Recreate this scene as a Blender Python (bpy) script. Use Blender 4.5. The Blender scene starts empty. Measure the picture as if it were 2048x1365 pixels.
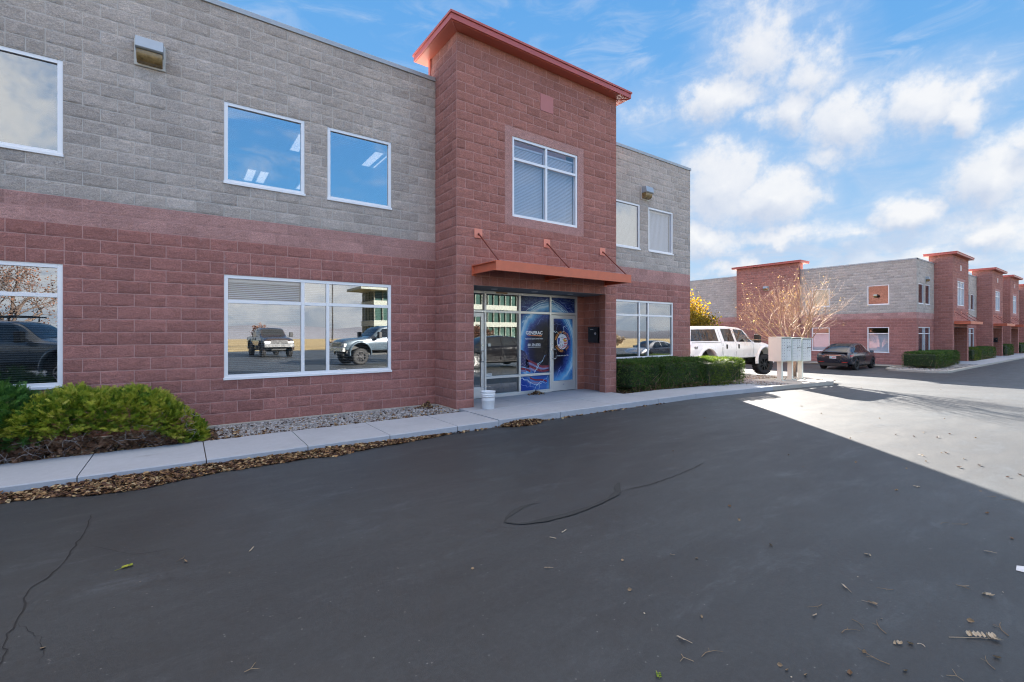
import bpy, math, random
import numpy as np
from mathutils import Vector, Matrix
S = bpy.context.scene
COL = S.collection
RNG = np.random.default_rng(7)
random.seed(7)
R = math.radians
EXPOSURE = 3.1
SUN_EL, SUN_DX, SUN_DY = 19.5, .655, .756      # direction towards the sun (behind the building)


# ------------------------------------------------------------------ ground profile
def zg(x):
    """height of the asphalt: level beside the near building, falling gently to the next one"""
    x = np.asarray(x, dtype=float)
    t = np.clip((x - 11.0) / 24.0, 0, 1)
    t = t + .06 * np.sin(2 * np.pi * t) * -.5
    return -.62 * t


# ------------------------------------------------------------------ objects
def link(o):
    COL.objects.link(o)
    return o


def par(o, root):
    if root is not None:
        o.parent = root
        if root.type == 'EMPTY':
            o.matrix_parent_inverse = Matrix.Translation(-Vector(root.location))
    return o


def tag(o, label=None, cat=None, group=None, kind=None):
    if label: o['label'] = label
    if cat: o['category'] = cat
    if group: o['group'] = group
    if kind: o['kind'] = kind
    return o


def thing(name, label, cat, loc=(0, 0, 0), group=None):
    o = bpy.data.objects.new(name, None)
    o.empty_display_size = .3
    o.location = loc
    link(o)
    return tag(o, label, cat, group)


def copy_tree(o, parent=None):
    kids = list(o.children)
    c = o.copy()
    link(c)
    if parent is not None:
        c.parent = parent
    for k in kids:
        copy_tree(k, c)
    return c


class MB:
    """collects shapes and links them as one mesh object"""
    def __init__(s):
        s.v, s.f, s.m = [], [], []

    def add(s, vs, fs, m=0):
        b = len(s.v)
        s.v += [tuple(map(float, p)) for p in vs]
        s.f += [tuple(b + i for i in f) for f in fs]
        s.m += [m] * len(fs)
        return s

    def box(s, x0, x1, y0, y1, z0, z1, m=0):
        v = [(x0, y0, z0), (x1, y0, z0), (x1, y1, z0), (x0, y1, z0), (x0, y0, z1), (x1, y0, z1), (x1, y1, z1), (x0, y1, z1)]
        return s.add(v, [(3, 2, 1, 0), (4, 5, 6, 7), (0, 1, 5, 4), (1, 2, 6, 5), (2, 3, 7, 6), (3, 0, 4, 7)], m)

    def fbox(s, F, u0, u1, d0, d1, z0, z1, m=0):
        v = [F(u, d, z) for z in (z0, z1) for u, d in ((u0, d1), (u1, d1), (u1, d0), (u0, d0))]
        return s.add(v, [(3, 2, 1, 0), (4, 5, 6, 7), (0, 1, 5, 4), (1, 2, 6, 5), (2, 3, 7, 6), (3, 0, 4, 7)], m)

    def quad(s, a, b, c, d, m=0):
        return s.add([a, b, c, d], [(0, 1, 2, 3)], m)

    def tube(s, pts, rad, n=6, m=0, caps=True):
        P = [Vector(p) for p in pts]
        if not hasattr(rad, '__len__'): rad = [rad] * len(P)
        rings = []
        up = Vector((0, 0, 1))
        for i, p in enumerate(P):
            t = (P[min(i + 1, len(P) - 1)] - P[max(i - 1, 0)])
            if t.length < 1e-9: t = Vector((0, 0, 1))
            t.normalize()
            a = t.cross(up)
            if a.length < 1e-3: a = t.cross(Vector((1, 0, 0)))
            a.normalize()
            b = t.cross(a)
            rings.append([p + (a * math.cos(k * 2 * math.pi / n) + b * math.sin(k * 2 * math.pi / n)) * rad[i] for k in range(n)])
        v = [q for r in rings for q in r]
        f = []
        for i in range(len(P) - 1):
            for k in range(n):
                k2 = (k + 1) % n
                f.append((i * n + k, i * n + k2, (i + 1) * n + k2, (i + 1) * n + k))
        if caps:
            f.append(tuple(range(n - 1, -1, -1)))
            f.append(tuple((len(P) - 1) * n + k for k in range(n)))
        return s.add(v, f, m)

    def lathe(s, prof, n=24, m=0, axis='z', at=(0, 0, 0)):
        v, f = [], []
        for r, h in prof:
            for k in range(n):
                a = k * 2 * math.pi / n
                x, y = r * math.cos(a), r * math.sin(a)
                p = (x, y, h) if axis == 'z' else (x, h, y)
                v.append((p[0] + at[0], p[1] + at[1], p[2] + at[2]))
        for i in range(len(prof) - 1):
            for k in range(n):
                k2 = (k + 1) % n
                q = (i * n + k, i * n + k2, (i + 1) * n + k2, (i + 1) * n + k)
                f.append(q if axis == 'z' else q[::-1])
        return s.add(v, f, m)

    def prism(s, poly, h0, h1, m=0, fn=lambda a, b, h: (a, b, h)):
        n = len(poly)
        v = [fn(a, b, h0) for a, b in poly] + [fn(a, b, h1) for a, b in poly]
        f = [tuple(range(n - 1, -1, -1)), tuple(range(n, 2 * n))]
        for i in range(n):
            j = (i + 1) % n
            f.append((i, j, n + j, n + i))
        return s.add(v, f, m)

    def build(s, name, mats, parent=None, smooth=False, bevel=0):
        me = bpy.data.meshes.new(name)
        me.from_pydata(s.v, [], s.f)
        if not isinstance(mats, (list, tuple)): mats = [mats]
        for m in mats: me.materials.append(m)
        me.polygons.foreach_set('material_index', s.m)
        if smooth: me.polygons.foreach_set('use_smooth', [True] * len(s.f))
        me.update()
        o = bpy.data.objects.new(name, me)
        link(o)
        if bevel:
            b = o.modifiers.new('bevel', 'BEVEL')
            b.width = bevel; b.segments = 2; b.limit_method = 'ANGLE'; b.angle_limit = R(40)
        return par(o, parent)


def np_obj(name, V, quads, mats, parent=None, tone=None, mi=None, smooth=False):
    """mesh object straight from arrays: V (n,3), quads (m,4), tone one number per face"""
    me = bpy.data.meshes.new(name)
    V = np.ascontiguousarray(V, dtype=np.float32)
    Q = np.ascontiguousarray(quads, dtype=np.int32)
    k = Q.shape[1]
    me.vertices.add(len(V)); me.vertices.foreach_set('co', V.ravel())
    me.loops.add(Q.size); me.loops.foreach_set('vertex_index', Q.ravel())
    me.polygons.add(len(Q))
    me.polygons.foreach_set('loop_start', np.arange(0, Q.size, k, dtype=np.int32))
    try: me.polygons.foreach_set('loop_total', np.full(len(Q), k, dtype=np.int32))
    except Exception: pass
    if not isinstance(mats, (list, tuple)): mats = [mats]
    for m in mats: me.materials.append(m)
    if mi is not None: me.polygons.foreach_set('material_index', np.asarray(mi, dtype=np.int32))
    me.polygons.foreach_set('use_smooth', np.full(len(Q), bool(smooth)))
    me.update(calc_edges=True)
    if tone is not None:
        a = me.attributes.new('tone', 'FLOAT', 'FACE')
        a.data.foreach_set('value', np.asarray(tone, dtype=np.float32))
    o = bpy.data.objects.new(name, me)
    link(o)
    return par(o, parent)


def rot_to(dirs, rolls):
    """(n,3,3) matrices taking +x to each direction, with a roll about it"""
    d = dirs / np.maximum(np.linalg.norm(dirs, axis=1, keepdims=True), 1e-9)
    up = np.tile(np.array([0, 0, 1.0]), (len(d), 1))
    par_ = np.abs(d[:, 2]) > .97
    up[par_] = (1, 0, 0)
    y = np.cross(up, d); y /= np.linalg.norm(y, axis=1, keepdims=True)
    z = np.cross(d, y)
    c, s_ = np.cos(rolls)[:, None], np.sin(rolls)[:, None]
    y2 = y * c + z * s_
    z2 = -y * s_ + z * c
    return np.stack([d, y2, z2], axis=2)


def scatter(tv, tf, P, M, scale):
    """copies of a template: tv (k,3), tf (q,4), at P (n,3) with matrices M and sizes"""
    n = len(P)
    V = np.einsum('nij,kj->nki', M, tv) * np.asarray(scale)[:, None, None] + P[:, None, :]
    F = tf[None, :, :] + (np.arange(n) * len(tv))[:, None, None]
    return V.reshape(-1, 3), F.reshape(-1, tf.shape[1])


class Frame:
    """local wall frame: u along the wall, d outwards, z up"""
    def __init__(s, ox, oy, ux, uy, dz=0.0):
        s.o = (ox, oy); s.u = (ux, uy); s.n = (uy, -ux); s.dz = dz

    def __call__(s, u, d, z):
        return (s.o[0] + s.u[0] * u + s.n[0] * d, s.o[1] + s.u[1] * u + s.n[1] * d, z + s.dz)


def vnoise(x, seed=0):
    """smooth 1-D noise in 0..1"""
    x = np.asarray(x, float)
    i = np.floor(x).astype(int); t = x - i
    t = t * t * (3 - 2 * t)
    h = lambda k: np.modf(np.abs(np.sin((k + seed * 57) * 127.1) * 43758.5453))[0]
    return h(i) * (1 - t) + h(i + 1) * t


# ------------------------------------------------------------------ node helper
class NT:
    def __init__(s, tree):
        s.t = tree; s.n = tree.nodes; s.l = tree.links

    def new(s, kind, **kw):
        nd = s.n.new(kind)
        for k, v in kw.items():
            if k in nd.bl_rna.properties: setattr(nd, k, v)
        return nd

    def put(s, sock, val):
        if val is None: return
        if hasattr(val, 'is_output') or isinstance(val, bpy.types.NodeSocket): s.l.new(val, sock)
        else:
            try: sock.default_value = val
            except Exception: sock.default_value = tuple(val) + (1,)

    def m(s, op, a, b=None, c=None, clamp=False):
        nd = s.n.new('ShaderNodeMath'); nd.operation = op; nd.use_clamp = clamp
        for i, v in enumerate((a, b, c)):
            if v is not None: s.put(nd.inputs[i], v)
        return nd.outputs[0]

    def mix(s, fac, a, b, mode='MIX'):
        nd = s.n.new('ShaderNodeMix'); nd.data_type = 'RGBA'; nd.blend_type = mode
        s.put(nd.inputs[0], fac)
        for sk, v in ((nd.inputs[6], a), (nd.inputs[7], b)):
            if isinstance(v, (tuple, list)): sk.default_value = tuple(v)[:3] + (1,)
            elif isinstance(v, (int, float)): sk.default_value = (v, v, v, 1)
            else: s.l.new(v, sk)
        return nd.outputs[2]

    def noise(s, vec, scale, detail=4, rough=.55, dist=0, out=0):
        nd = s.n.new('ShaderNodeTexNoise')
        if vec is not None: s.l.new(vec, nd.inputs['Vector'])
        nd.inputs['Scale'].default_value = scale; nd.inputs['Detail'].default_value = detail
        nd.inputs['Roughness'].default_value = rough; nd.inputs['Distortion'].default_value = dist
        return nd.outputs[out]

    def ramp(s, fac, stops, interp='LINEAR'):
        nd = s.n.new('ShaderNodeValToRGB'); cr = nd.color_ramp; cr.interpolation = interp
        while len(cr.elements) < len(stops): cr.elements.new(.5)
        for e, (p, c) in zip(cr.elements, stops):
            e.position = p
            e.color = (tuple(c)[:3] + (1,)) if isinstance(c, (tuple, list)) else (c, c, c, 1)
        s.put(nd.inputs[0], fac)
        return nd.outputs[0]

    def sstep(s, x, a, b):
        nd = s.n.new('ShaderNodeMapRange'); nd.interpolation_type = 'SMOOTHSTEP'
        s.put(nd.inputs[0], x)
        nd.inputs[1].default_value = a; nd.inputs[2].default_value = b
        return nd.outputs[0]

    def attr(s, name):
        nd = s.n.new('ShaderNodeAttribute'); nd.attribute_name = name
        return nd.outputs['Fac']

    def coord(s, which='Object'):
        return s.n.new('ShaderNodeTexCoord').outputs[which]

    def mapping(s, vec, scale=(1, 1, 1), rot=(0, 0, 0), loc=(0, 0, 0)):
        nd = s.n.new('ShaderNodeMapping'); s.l.new(vec, nd.inputs[0])
        nd.inputs['Scale'].default_value = scale; nd.inputs['Rotation'].default_value = rot; nd.inputs['Location'].default_value = loc
        return nd.outputs[0]

    def bump(s, height, strength=.5, dist=.01):
        nd = s.n.new('ShaderNodeBump'); s.l.new(height, nd.inputs['Height'])
        nd.inputs['Strength'].default_value = strength; nd.inputs['Distance'].default_value = dist
        return nd.outputs[0]

    def sep(s, vec):
        nd = s.n.new('ShaderNodeSeparateXYZ'); s.l.new(vec, nd.inputs[0])
        return nd.outputs


def new_mat(name):
    m = bpy.data.materials.new(name); m.use_nodes = True
    nt = NT(m.node_tree)
    bs = m.node_tree.nodes['Principled BSDF']
    return m, nt, bs


def pm(name, base, rough=.6, metal=0., var=.08, scale=6., bump=0., bscale=80., coat=0., spec=.5, tonevar=0., speck=0., bdist=.004):
    """plain procedural material: a base colour that wanders a little, grain and relief"""
    m, nt, bs = new_mat(name)
    v = nt.coord('Object')
    n = nt.noise(v, scale, 5)
    f = nt.m('MULTIPLY_ADD', nt.m('SUBTRACT', n, .5), var * 4, 1.0)
    if speck:
        sp = nt.noise(v, bscale * 1.7, 2)
        f = nt.m('MULTIPLY', f, nt.m('MULTIPLY_ADD', nt.m('SUBTRACT', sp, .5), speck * 4, 1.0))
    if tonevar:
        f = nt.m('MULTIPLY', f, nt.m('MULTIPLY_ADD', nt.attr('tone'), tonevar, 1.0))
    c = nt.mix(1.0, base, (1, 1, 1), 'MULTIPLY')
    nd = nt.new('ShaderNodeVectorMath'); nd.operation = 'SCALE'
    nt.l.new(c, nd.inputs[0]); nt.l.new(f, nd.inputs['Scale'])
    nt.l.new(nd.outputs[0], bs.inputs['Base Color'])
    bs.inputs['Metallic'].default_value = metal
    rr = nt.m('MULTIPLY_ADD', nt.m('SUBTRACT', n, .5), .25, rough, clamp=True)
    nt.l.new(rr, bs.inputs['Roughness'])
    bs.inputs['Specular IOR Level'].default_value = spec
    bs.inputs['Coat Weight'].default_value = coat
    bs.inputs['Coat Roughness'].default_value = .06
    if bump:
        b = nt.noise(v, bscale, 4)
        nt.l.new(nt.bump(b, bump, bdist), bs.inputs['Normal'])
    return m


def ramp_mat(name, stops, rough=.7, trans=.0, spec=.3):
    """leaf-like material: colour picked along a ramp by each piece's own tone"""
    m, nt, bs = new_mat(name)
    c = nt.ramp(nt.attr('tone'), stops)
    n = nt.noise(nt.coord('Object'), 25, 3)
    c2 = nt.mix(nt.m('MULTIPLY_ADD', n, .5, .1), c, (.02, .015, .01), 'MULTIPLY')
    c = nt.mix(.25, c, c2)
    nt.l.new(c, bs.inputs['Base Color'])
    bs.inputs['Roughness'].default_value = rough
    bs.inputs['Specular IOR Level'].default_value = spec
    if trans:
        tr = nt.new('ShaderNodeBsdfTranslucent'); nt.l.new(c, tr.inputs[0])
        mx = nt.new('ShaderNodeMixShader'); mx.inputs[0].default_value = trans
        out = nt.n['Material Output']
        nt.l.new(bs.outputs[0], mx.inputs[1]); nt.l.new(tr.outputs[0], mx.inputs[2]); nt.l.new(mx.outputs[0], out.inputs[0])
    return m
# ------------------------------------------------------------------ materials
def cmu(name, col, stain=.0, speck=.26, tonevar=.30):
    m, nt, bs = new_mat(name)
    v = nt.coord('Object')
    big = nt.noise(v, .7, 4, .6)
    mid = nt.noise(v, 9, 5, .65)
    fine = nt.noise(v, 130, 3, .7)
    f = nt.m('MULTIPLY_ADD', nt.m('SUBTRACT', big, .5), .28, 1.0)
    f = nt.m('MULTIPLY', f, nt.m('MULTIPLY_ADD', nt.m('SUBTRACT', mid, .5), .55, 1.0))
    f = nt.m('MULTIPLY', f, nt.m('MULTIPLY_ADD', nt.m('SUBTRACT', fine, .5), speck * 6, 1.0))
    f = nt.m('MULTIPLY', f, nt.m('MULTIPLY_ADD', nt.m('SUBTRACT', nt.noise(v, 46, 3, .75), .5), .85, 1.0))
    f = nt.m('MULTIPLY', f, nt.m('MULTIPLY_ADD', nt.attr('tone'), tonevar, 1.0))
    nd = nt.new('ShaderNodeVectorMath'); nd.operation = 'SCALE'
    nd.inputs[0].default_value = col; nt.l.new(f, nd.inputs['Scale'])
    c = nd.outputs[0]
    if stain:                                           # salt bloom: patches of their own shape
        st = nt.noise(nt.mapping(v, (1.4, 1.4, .8)), 1.1, 6, .7, .6)
        st2 = nt.noise(v, 14, 4, .7)
        k = nt.m('MULTIPLY', nt.sstep(st, .56, .74), nt.sstep(st2, .45, .7))
        c = nt.mix(nt.m('MULTIPLY', k, stain), c, (.5, .46, .46))
    nt.l.new(c, bs.inputs['Base Color'])
    bs.inputs['Roughness'].default_value = .92
    bs.inputs['Specular IOR Level'].default_value = .2
    chip = nt.sstep(nt.noise(nt.mapping(v, (1, 1, 1.7)), 13, 5, .75, 1.2), .40, .62)
    h = nt.m('ADD', nt.m('MULTIPLY', nt.noise(v, 26, 6, .72), 1.0), nt.m('ADD', nt.m('MULTIPLY', fine, .35), nt.m('MULTIPLY', chip, .5)))
    nt.l.new(nt.bump(h, .8, .013), bs.inputs['Normal'])
    return m


GRAY = cmu('gray_split_block', (.468, .419, .386), .12)
RED = cmu('red_split_block', (.380, .173, .152), .5)
BAND = cmu('pink_block', (.47, .268, .246), .12, speck=.3, tonevar=.4)
TOWER = cmu('tower_red_block', (.385, .176, .148), .22)
SMOOTH_RED = cmu('smooth_red_block', (.38, .155, .115), .1, speck=.1)
PINKPLATE = pm('pink_stucco', (.46, .19, .19), .85, var=.05, bump=.2)
MORT_G = pm('gray_mortar', (.50, .475, .45), .95, var=.12, scale=9, bump=.3)
MORT_R = pm('pink_mortar', (.46, .265, .245), .95, var=.15, scale=9, bump=.3)
ALU = pm('white_aluminium', (.80, .81, .84), .38, .15, var=.025, spec=.5)
ALU_D = pm('clear_aluminium', (.60, .60, .60), .35, .45, var=.04)
COPING = pm('blue_gray_coping', (.36, .39, .42), .45, .35, var=.04, scale=2)
TRIM = pm('red_metal_trim', (.47, .125, .085), .45, .0, var=.05, scale=3, coat=.1)
EAVE = pm('dark_red_metal', (.43, .095, .08), .42, .0, var=.05, scale=2, coat=.1)
CANOPY = pm('orange_red_steel', (.60, .155, .08), .5, .0, var=.1, scale=5, bump=.05)
SOFFIT = pm('gray_soffit', (.16, .17, .18), .7, var=.08)
ROOF = pm('pale_roof_membrane', (.62, .60, .56), .8, var=.05)
DARKROOM = pm('room_paint', (.30, .30, .30), .9, var=.03)
CARPET = pm('room_carpet', (.06, .06, .065), .95, var=.1)
BLIND = pm('white_blind', (.62, .64, .67), .5, var=.03)
BLACK = pm('black_powder_coat', (.012, .012, .015), .35, var=.1, spec=.5)
CHROME = pm('brushed_steel', (.62, .62, .62), .25, .9, var=.05)
WHITEPL = pm('white_plastic', (.76, .77, .78), .35, var=.03, spec=.5)
LAMPHOOD = pm('pale_blue_metal', (.36, .42, .48), .35, .2, var=.06)
LAMPRIM = pm('gray_lamp_rim', (.55, .55, .52), .5, .2, var=.1)
LENS = pm('aged_prism_glass', (.22, .15, .06), .22, var=.5, scale=14, spec=.7)
DARKMETAL = pm('dark_metal', (.03, .03, .03), .5, .4, var=.1)
STICKER = pm('pale_sticker', (.7, .7, .7), .5)
INK = pm('dark_ink', (.03, .03, .04), .6)


def emit_mat(name, col, strength):
    m, nt, bs = new_mat(name)
    bs.inputs['Base Color'].default_value = (.6, .6, .6, 1)
    bs.inputs['Emission Color'].default_value = tuple(col) + (1,)
    n = nt.noise(nt.coord('Object'), 3, 2)
    nt.l.new(nt.m('MULTIPLY_ADD', n, strength * .3, strength * .85), bs.inputs['Emission Strength'])
    return m


TROFFER = emit_mat('lit_ceiling_lamp', (1, .84, .68), .26)


def glass_mat(name, refl, tint, wav=.0):
    """coated window glass: part mirror, part tinted see-through"""
    m, nt, bs = new_mat(name)
    tr = nt.new('ShaderNodeBsdfTransparent'); tr.inputs[0].default_value = tuple(tint) + (1,)
    gl = nt.new('ShaderNodeBsdfGlossy')
    gl.inputs['Roughness'].default_value = .0
    gl.inputs[0].default_value = (.93, .95, .98, 1)
    mx = nt.new('ShaderNodeMixShader')
    lw = nt.new('ShaderNodeLayerWeight'); lw.inputs[0].default_value = .5
    fr = nt.m('MULTIPLY_ADD', nt.m('POWER', lw.outputs['Facing'], 4.0), .5, refl + .02, clamp=True)
    nt.l.new(fr, mx.inputs[0])
    if wav:
        v = nt.mapping(nt.coord('Object'), (1, 1, .8))
        b = nt.bump(nt.noise(v, 1.6, 1.5, .4), .06 * wav, .02)
        nt.l.new(b, gl.inputs['Normal'])
    nt.l.new(tr.outputs[0], mx.inputs[1]); nt.l.new(gl.outputs[0], mx.inputs[2])
    nt.l.new(mx.outputs[0], nt.n['Material Output'].inputs[0])
    return m


GLASS = glass_mat('coated_glass', .22, (.62, .65, .66), .2)
GLASS_UP = glass_mat('coated_glass_upper', .33, (.56, .60, .64), .1)
GLASS_BL = glass_mat('clear_glass_over_blind', .045, (.93, .94, .96), .1)
GLASS_WAVY = glass_mat('storefront_glass', .20, (.60, .63, .62), .22)
CARGLASS = pm('dark_car_glass', (.012, .014, .016), .04, var=.02, spec=.8)


def concrete(name, col):
    m, nt, bs = new_mat(name)
    v = nt.coord('Object')
    a = nt.noise(v, .9, 6, .65); b = nt.noise(v, 12, 5, .6); c = nt.noise(v, 160, 2)
    f = nt.m('MULTIPLY_ADD', nt.m('SUBTRACT', a, .5), .35, 1.0)
    f = nt.m('MULTIPLY', f, nt.m('MULTIPLY_ADD', nt.m('SUBTRACT', b, .5), .22, 1.0))
    f = nt.m('MULTIPLY', f, nt.m('MULTIPLY_ADD', nt.m('SUBTRACT', c, .5), .35, 1.0))
    nd = nt.new('ShaderNodeVectorMath'); nd.operation = 'SCALE'
    nd.inputs[0].default_value = col; nt.l.new(f, nd.inputs['Scale'])
    sx = nt.noise(nt.mapping(v, (.5, 2.5, 1)), 2.2, 6, .7)
    cc = nt.mix(nt.m('MULTIPLY', nt.sstep(sx, .58, .75), .35), nd.outputs[0], (.14, .125, .11))
    nt.l.new(cc, bs.inputs['Base Color'])
    bs.inputs['Roughness'].default_value = .85
    nt.l.new(nt.bump(nt.m('ADD', b, nt.m('MULTIPLY', c, .4)), .25, .004), bs.inputs['Normal'])
    return m


CONC = concrete('sidewalk_concrete', (.375, .395, .43))
CONC_W = concrete('kerb_concrete', (.40, .375, .33))


def asphalt_mat():
    m, nt, bs = new_mat('asphalt')
    v = nt.coord('Object')
    big = nt.noise(nt.mapping(v, (.35, .6, 1), (0, 0, .25)), .55, 6, .62, .5)
    med = nt.noise(nt.mapping(v, (.55, 1.9, 1), (0, 0, -.1)), 1.5, 7, .70, .4)
    blot = nt.noise(v, 3.2, 6, .7, .8)
    fine = nt.noise(v, 60, 4, .75)
    grain = nt.noise(v, 210, 2, .6)
    vor = nt.new('ShaderNodeTexVoronoi'); nt.l.new(v, vor.inputs['Vector']); vor.inputs['Scale'].default_value = 24
    chips = nt.m('MULTIPLY', nt.sstep(vor.outputs['Distance'], .15, .07), nt.sstep(nt.noise(v, 11, 2), .54, .64))
    base = nt.ramp(big, [(.25, (.017, .0195, .0225)), (.45, (.026, .0300, .034)), (.58, (.036, .042, .047)), (.75, (.050, .057, .065))])
    wear = nt.m('MULTIPLY', nt.sstep(med, .50, .74), nt.m('MULTIPLY', nt.sstep(blot, .36, .66), .7))
    base = nt.mix(wear, base, (.078, .090, .102))
    base = nt.mix(nt.m('MULTIPLY', nt.sstep(blot, .50, .36), .35), base, (.026, .026, .027))
    f = nt.m('MULTIPLY_ADD', nt.m('SUBTRACT', fine, .5), 1.2, 1.0)
    f = nt.m('MULTIPLY', f, nt.m('MULTIPLY_ADD', nt.m('SUBTRACT', grain, .5), 1.2, 1.0))
    f = nt.m('MULTIPLY', f, nt.m('MULTIPLY_ADD', nt.m('SUBTRACT', nt.noise(v, 22, 3, .8), .5), .9, 1.0))
    nd = nt.new('ShaderNodeVectorMath'); nd.operation = 'SCALE'
    nt.l.new(base, nd.inputs[0]); nt.l.new(f, nd.inputs['Scale'])
    c = nt.mix(nt.m('MULTIPLY', chips, .6), nd.outputs[0], (.24, .235, .22))
    nt.l.new(c, bs.inputs['Base Color'])
    nt.l.new(nt.m('MULTIPLY_ADD', med, -.25, .66), bs.inputs['Roughness'])
    bs.inputs['Specular IOR Level'].default_value = .62
    h = nt.m('ADD', nt.m('MULTIPLY', fine, .6), nt.m('MULTIPLY', grain, .5))
    nt.l.new(nt.bump(h, .5, .006), bs.inputs['Normal'])
    return m


ASPHALT = asphalt_mat()
CRACK = pm('tar_crack', (.014, .014, .015), .8, var=.3, scale=20)
SEAL = pm('old_crack_sealer', (.026, .029, .031), .75, var=.3, scale=12)
PAINT = pm('white_road_paint', (.62, .63, .65), .7, var=.15, scale=14)
DRYGRASS = pm('straw_field', (.34, .25, .115), .95, var=.25, scale=.35, bump=.5, bscale=4, bdist=.2)
STONES = ramp_mat('river_stones', [(0, (.10, .09, .085)), (.3, (.26, .24, .225)), (.6, (.42, .395, .38)), (.85, (.52, .50, .49)), (1, (.33, .25, .20))], .85)
DIRT = pm('bed_soil', (.085, .065, .05), .95, var=.3, scale=12, bump=.5, bscale=40)
GRAVELBASE = pm('gravel_bed', (.24, .225, .21), .95, var=.4, scale=30, bump=.9, bscale=60, bdist=.02, speck=.3)
LITTER = ramp_mat('dead_leaves', [(0, (.035, .018, .018)), (.3, (.10, .05, .036)), (.55, (.21, .112, .055)), (.8, (.38, .235, .11)), (1, (.58, .45, .26))], .75, .1)
LEAF_T = ramp_mat('tan_dry_leaf', [(0, (.16, .10, .06)), (.5, (.36, .27, .17)), (1, (.55, .47, .36))], .7, .1)
JUN_GOLD = ramp_mat('golden_juniper', [(0, (.028, .075, .012)), (.25, (.08, .17, .018)), (.5, (.23, .32, .028)), (.75, (.46, .49, .055)), (1, (.64, .58, .12))], .55, .18)
JUN_DARK = ramp_mat('green_juniper', [(0, (.016, .050, .016)), (.5, (.055, .16, .032)), (.9, (.13, .29, .05)), (1, (.26, .36, .07))], .55, .15)
HEDGE = ramp_mat('clipped_hedge_leaf', [(0, (.020, .050, .012)), (.4, (.055, .120, .020)), (.75, (.105, .195, .030)), (.93, (.19, .25, .035)), (1, (.20, .12, .07))], .55, .2)
HEDGE_SUNLIT = ramp_mat('hedge_leaf_sunlit_copy', [(0, (.022, .048, .010)), (.4, (.075, .135, .016)), (.8, (.19, .26, .028)), (1, (.34, .36, .05))], .55, .3)  # hedge leaf with sunlight painted in as a brighter, yellower green
TWIG_G = pm('grey_dead_twig', (.30, .27, .265), .85, var=.2)
TWIG_B = ramp_mat('brown_dead_spray', [(0, (.09, .045, .03)), (.5, (.22, .115, .07)), (1, (.38, .22, .14))], .85, .05)
BARK = pm('grey_brown_bark', (.34, .22, .15), .75, var=.3, scale=14, bump=.5, bscale=30)
BARK_P = pm('pale_twig_bark', (.60, .46, .42), .6, var=.2, scale=20)
BARK_D = pm('dark_bark', (.10, .07, .055), .9, var=.3, scale=14, bump=.4)
LEAF_Y = ramp_mat('yellow_autumn_leaf', [(0, (.22, .12, .01)), (.5, (.48, .29, .015)), (1, (.62, .42, .04))], .55, .4)
LEAF_OL = ramp_mat('olive_autumn_leaf', [(0, (.06, .055, .006)), (.5, (.16, .13, .01)), (1, (.30, .22, .015))], .55, .35)
LEAF_O = ramp_mat('orange_autumn_leaf', [(0, (.36, .17, .09)), (.4, (.50, .31, .11)), (.8, (.58, .46, .14)), (1, (.56, .48, .36))], .55, .4)
LEAF_R = ramp_mat('russet_bare_crown', [(0, (.08, .04, .03)), (1, (.24, .12, .08))], .8, .2)
CBU = pm('beige_mailbox_paint', (.66, .70, .63), .45, .1, var=.03, spec=.4)
CBU_D = pm('gray_mailbox_door', (.68, .69, .68), .42, .1, var=.03, spec=.4)
TYRE = pm('tyre_rubber', (.018, .018, .019), .8, var=.2, scale=20, bump=.3)
REDLENS = pm('red_lens', (.42, .012, .012), .15, var=.1, spec=.7)
CLEARLENS = pm('clear_lens', (.72, .72, .72), .1, var=.05, spec=.8)


def paint_mat(name, col, metal=0.):
    return pm(name, col, .28, metal, var=.02, scale=1.5, coat=.8, spec=.5)


P_WHITE = paint_mat('white_car_paint', (.86, .86, .86))
P_DARK = paint_mat('midnight_car_paint', (.022, .024, .038), .2)
P_BROWN = paint_mat('dark_brown_car_paint', (.03, .018, .014), .1)
P_SILVER = paint_mat('silver_car_paint', (.42, .43, .45), .6)
P_BLUEGREY = paint_mat('blue_gray_car_paint', (.07, .10, .13), .2)
P_BLACK = pm('black_car_paint', (.008, .008, .010), .10, 0, var=.01, coat=0, spec=.4)
PLASTIC = pm('black_trim_plastic', (.02, .02, .021), .55, var=.1)

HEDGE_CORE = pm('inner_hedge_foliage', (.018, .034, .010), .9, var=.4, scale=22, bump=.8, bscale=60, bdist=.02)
# ------------------------------------------------------------------ block walls
CH, BW = .2032, .4064            # course height, block length
ZB = .1024 - 2 * CH              # first course starts below grade


def zc(n):
    return .1024 + n * CH


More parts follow.
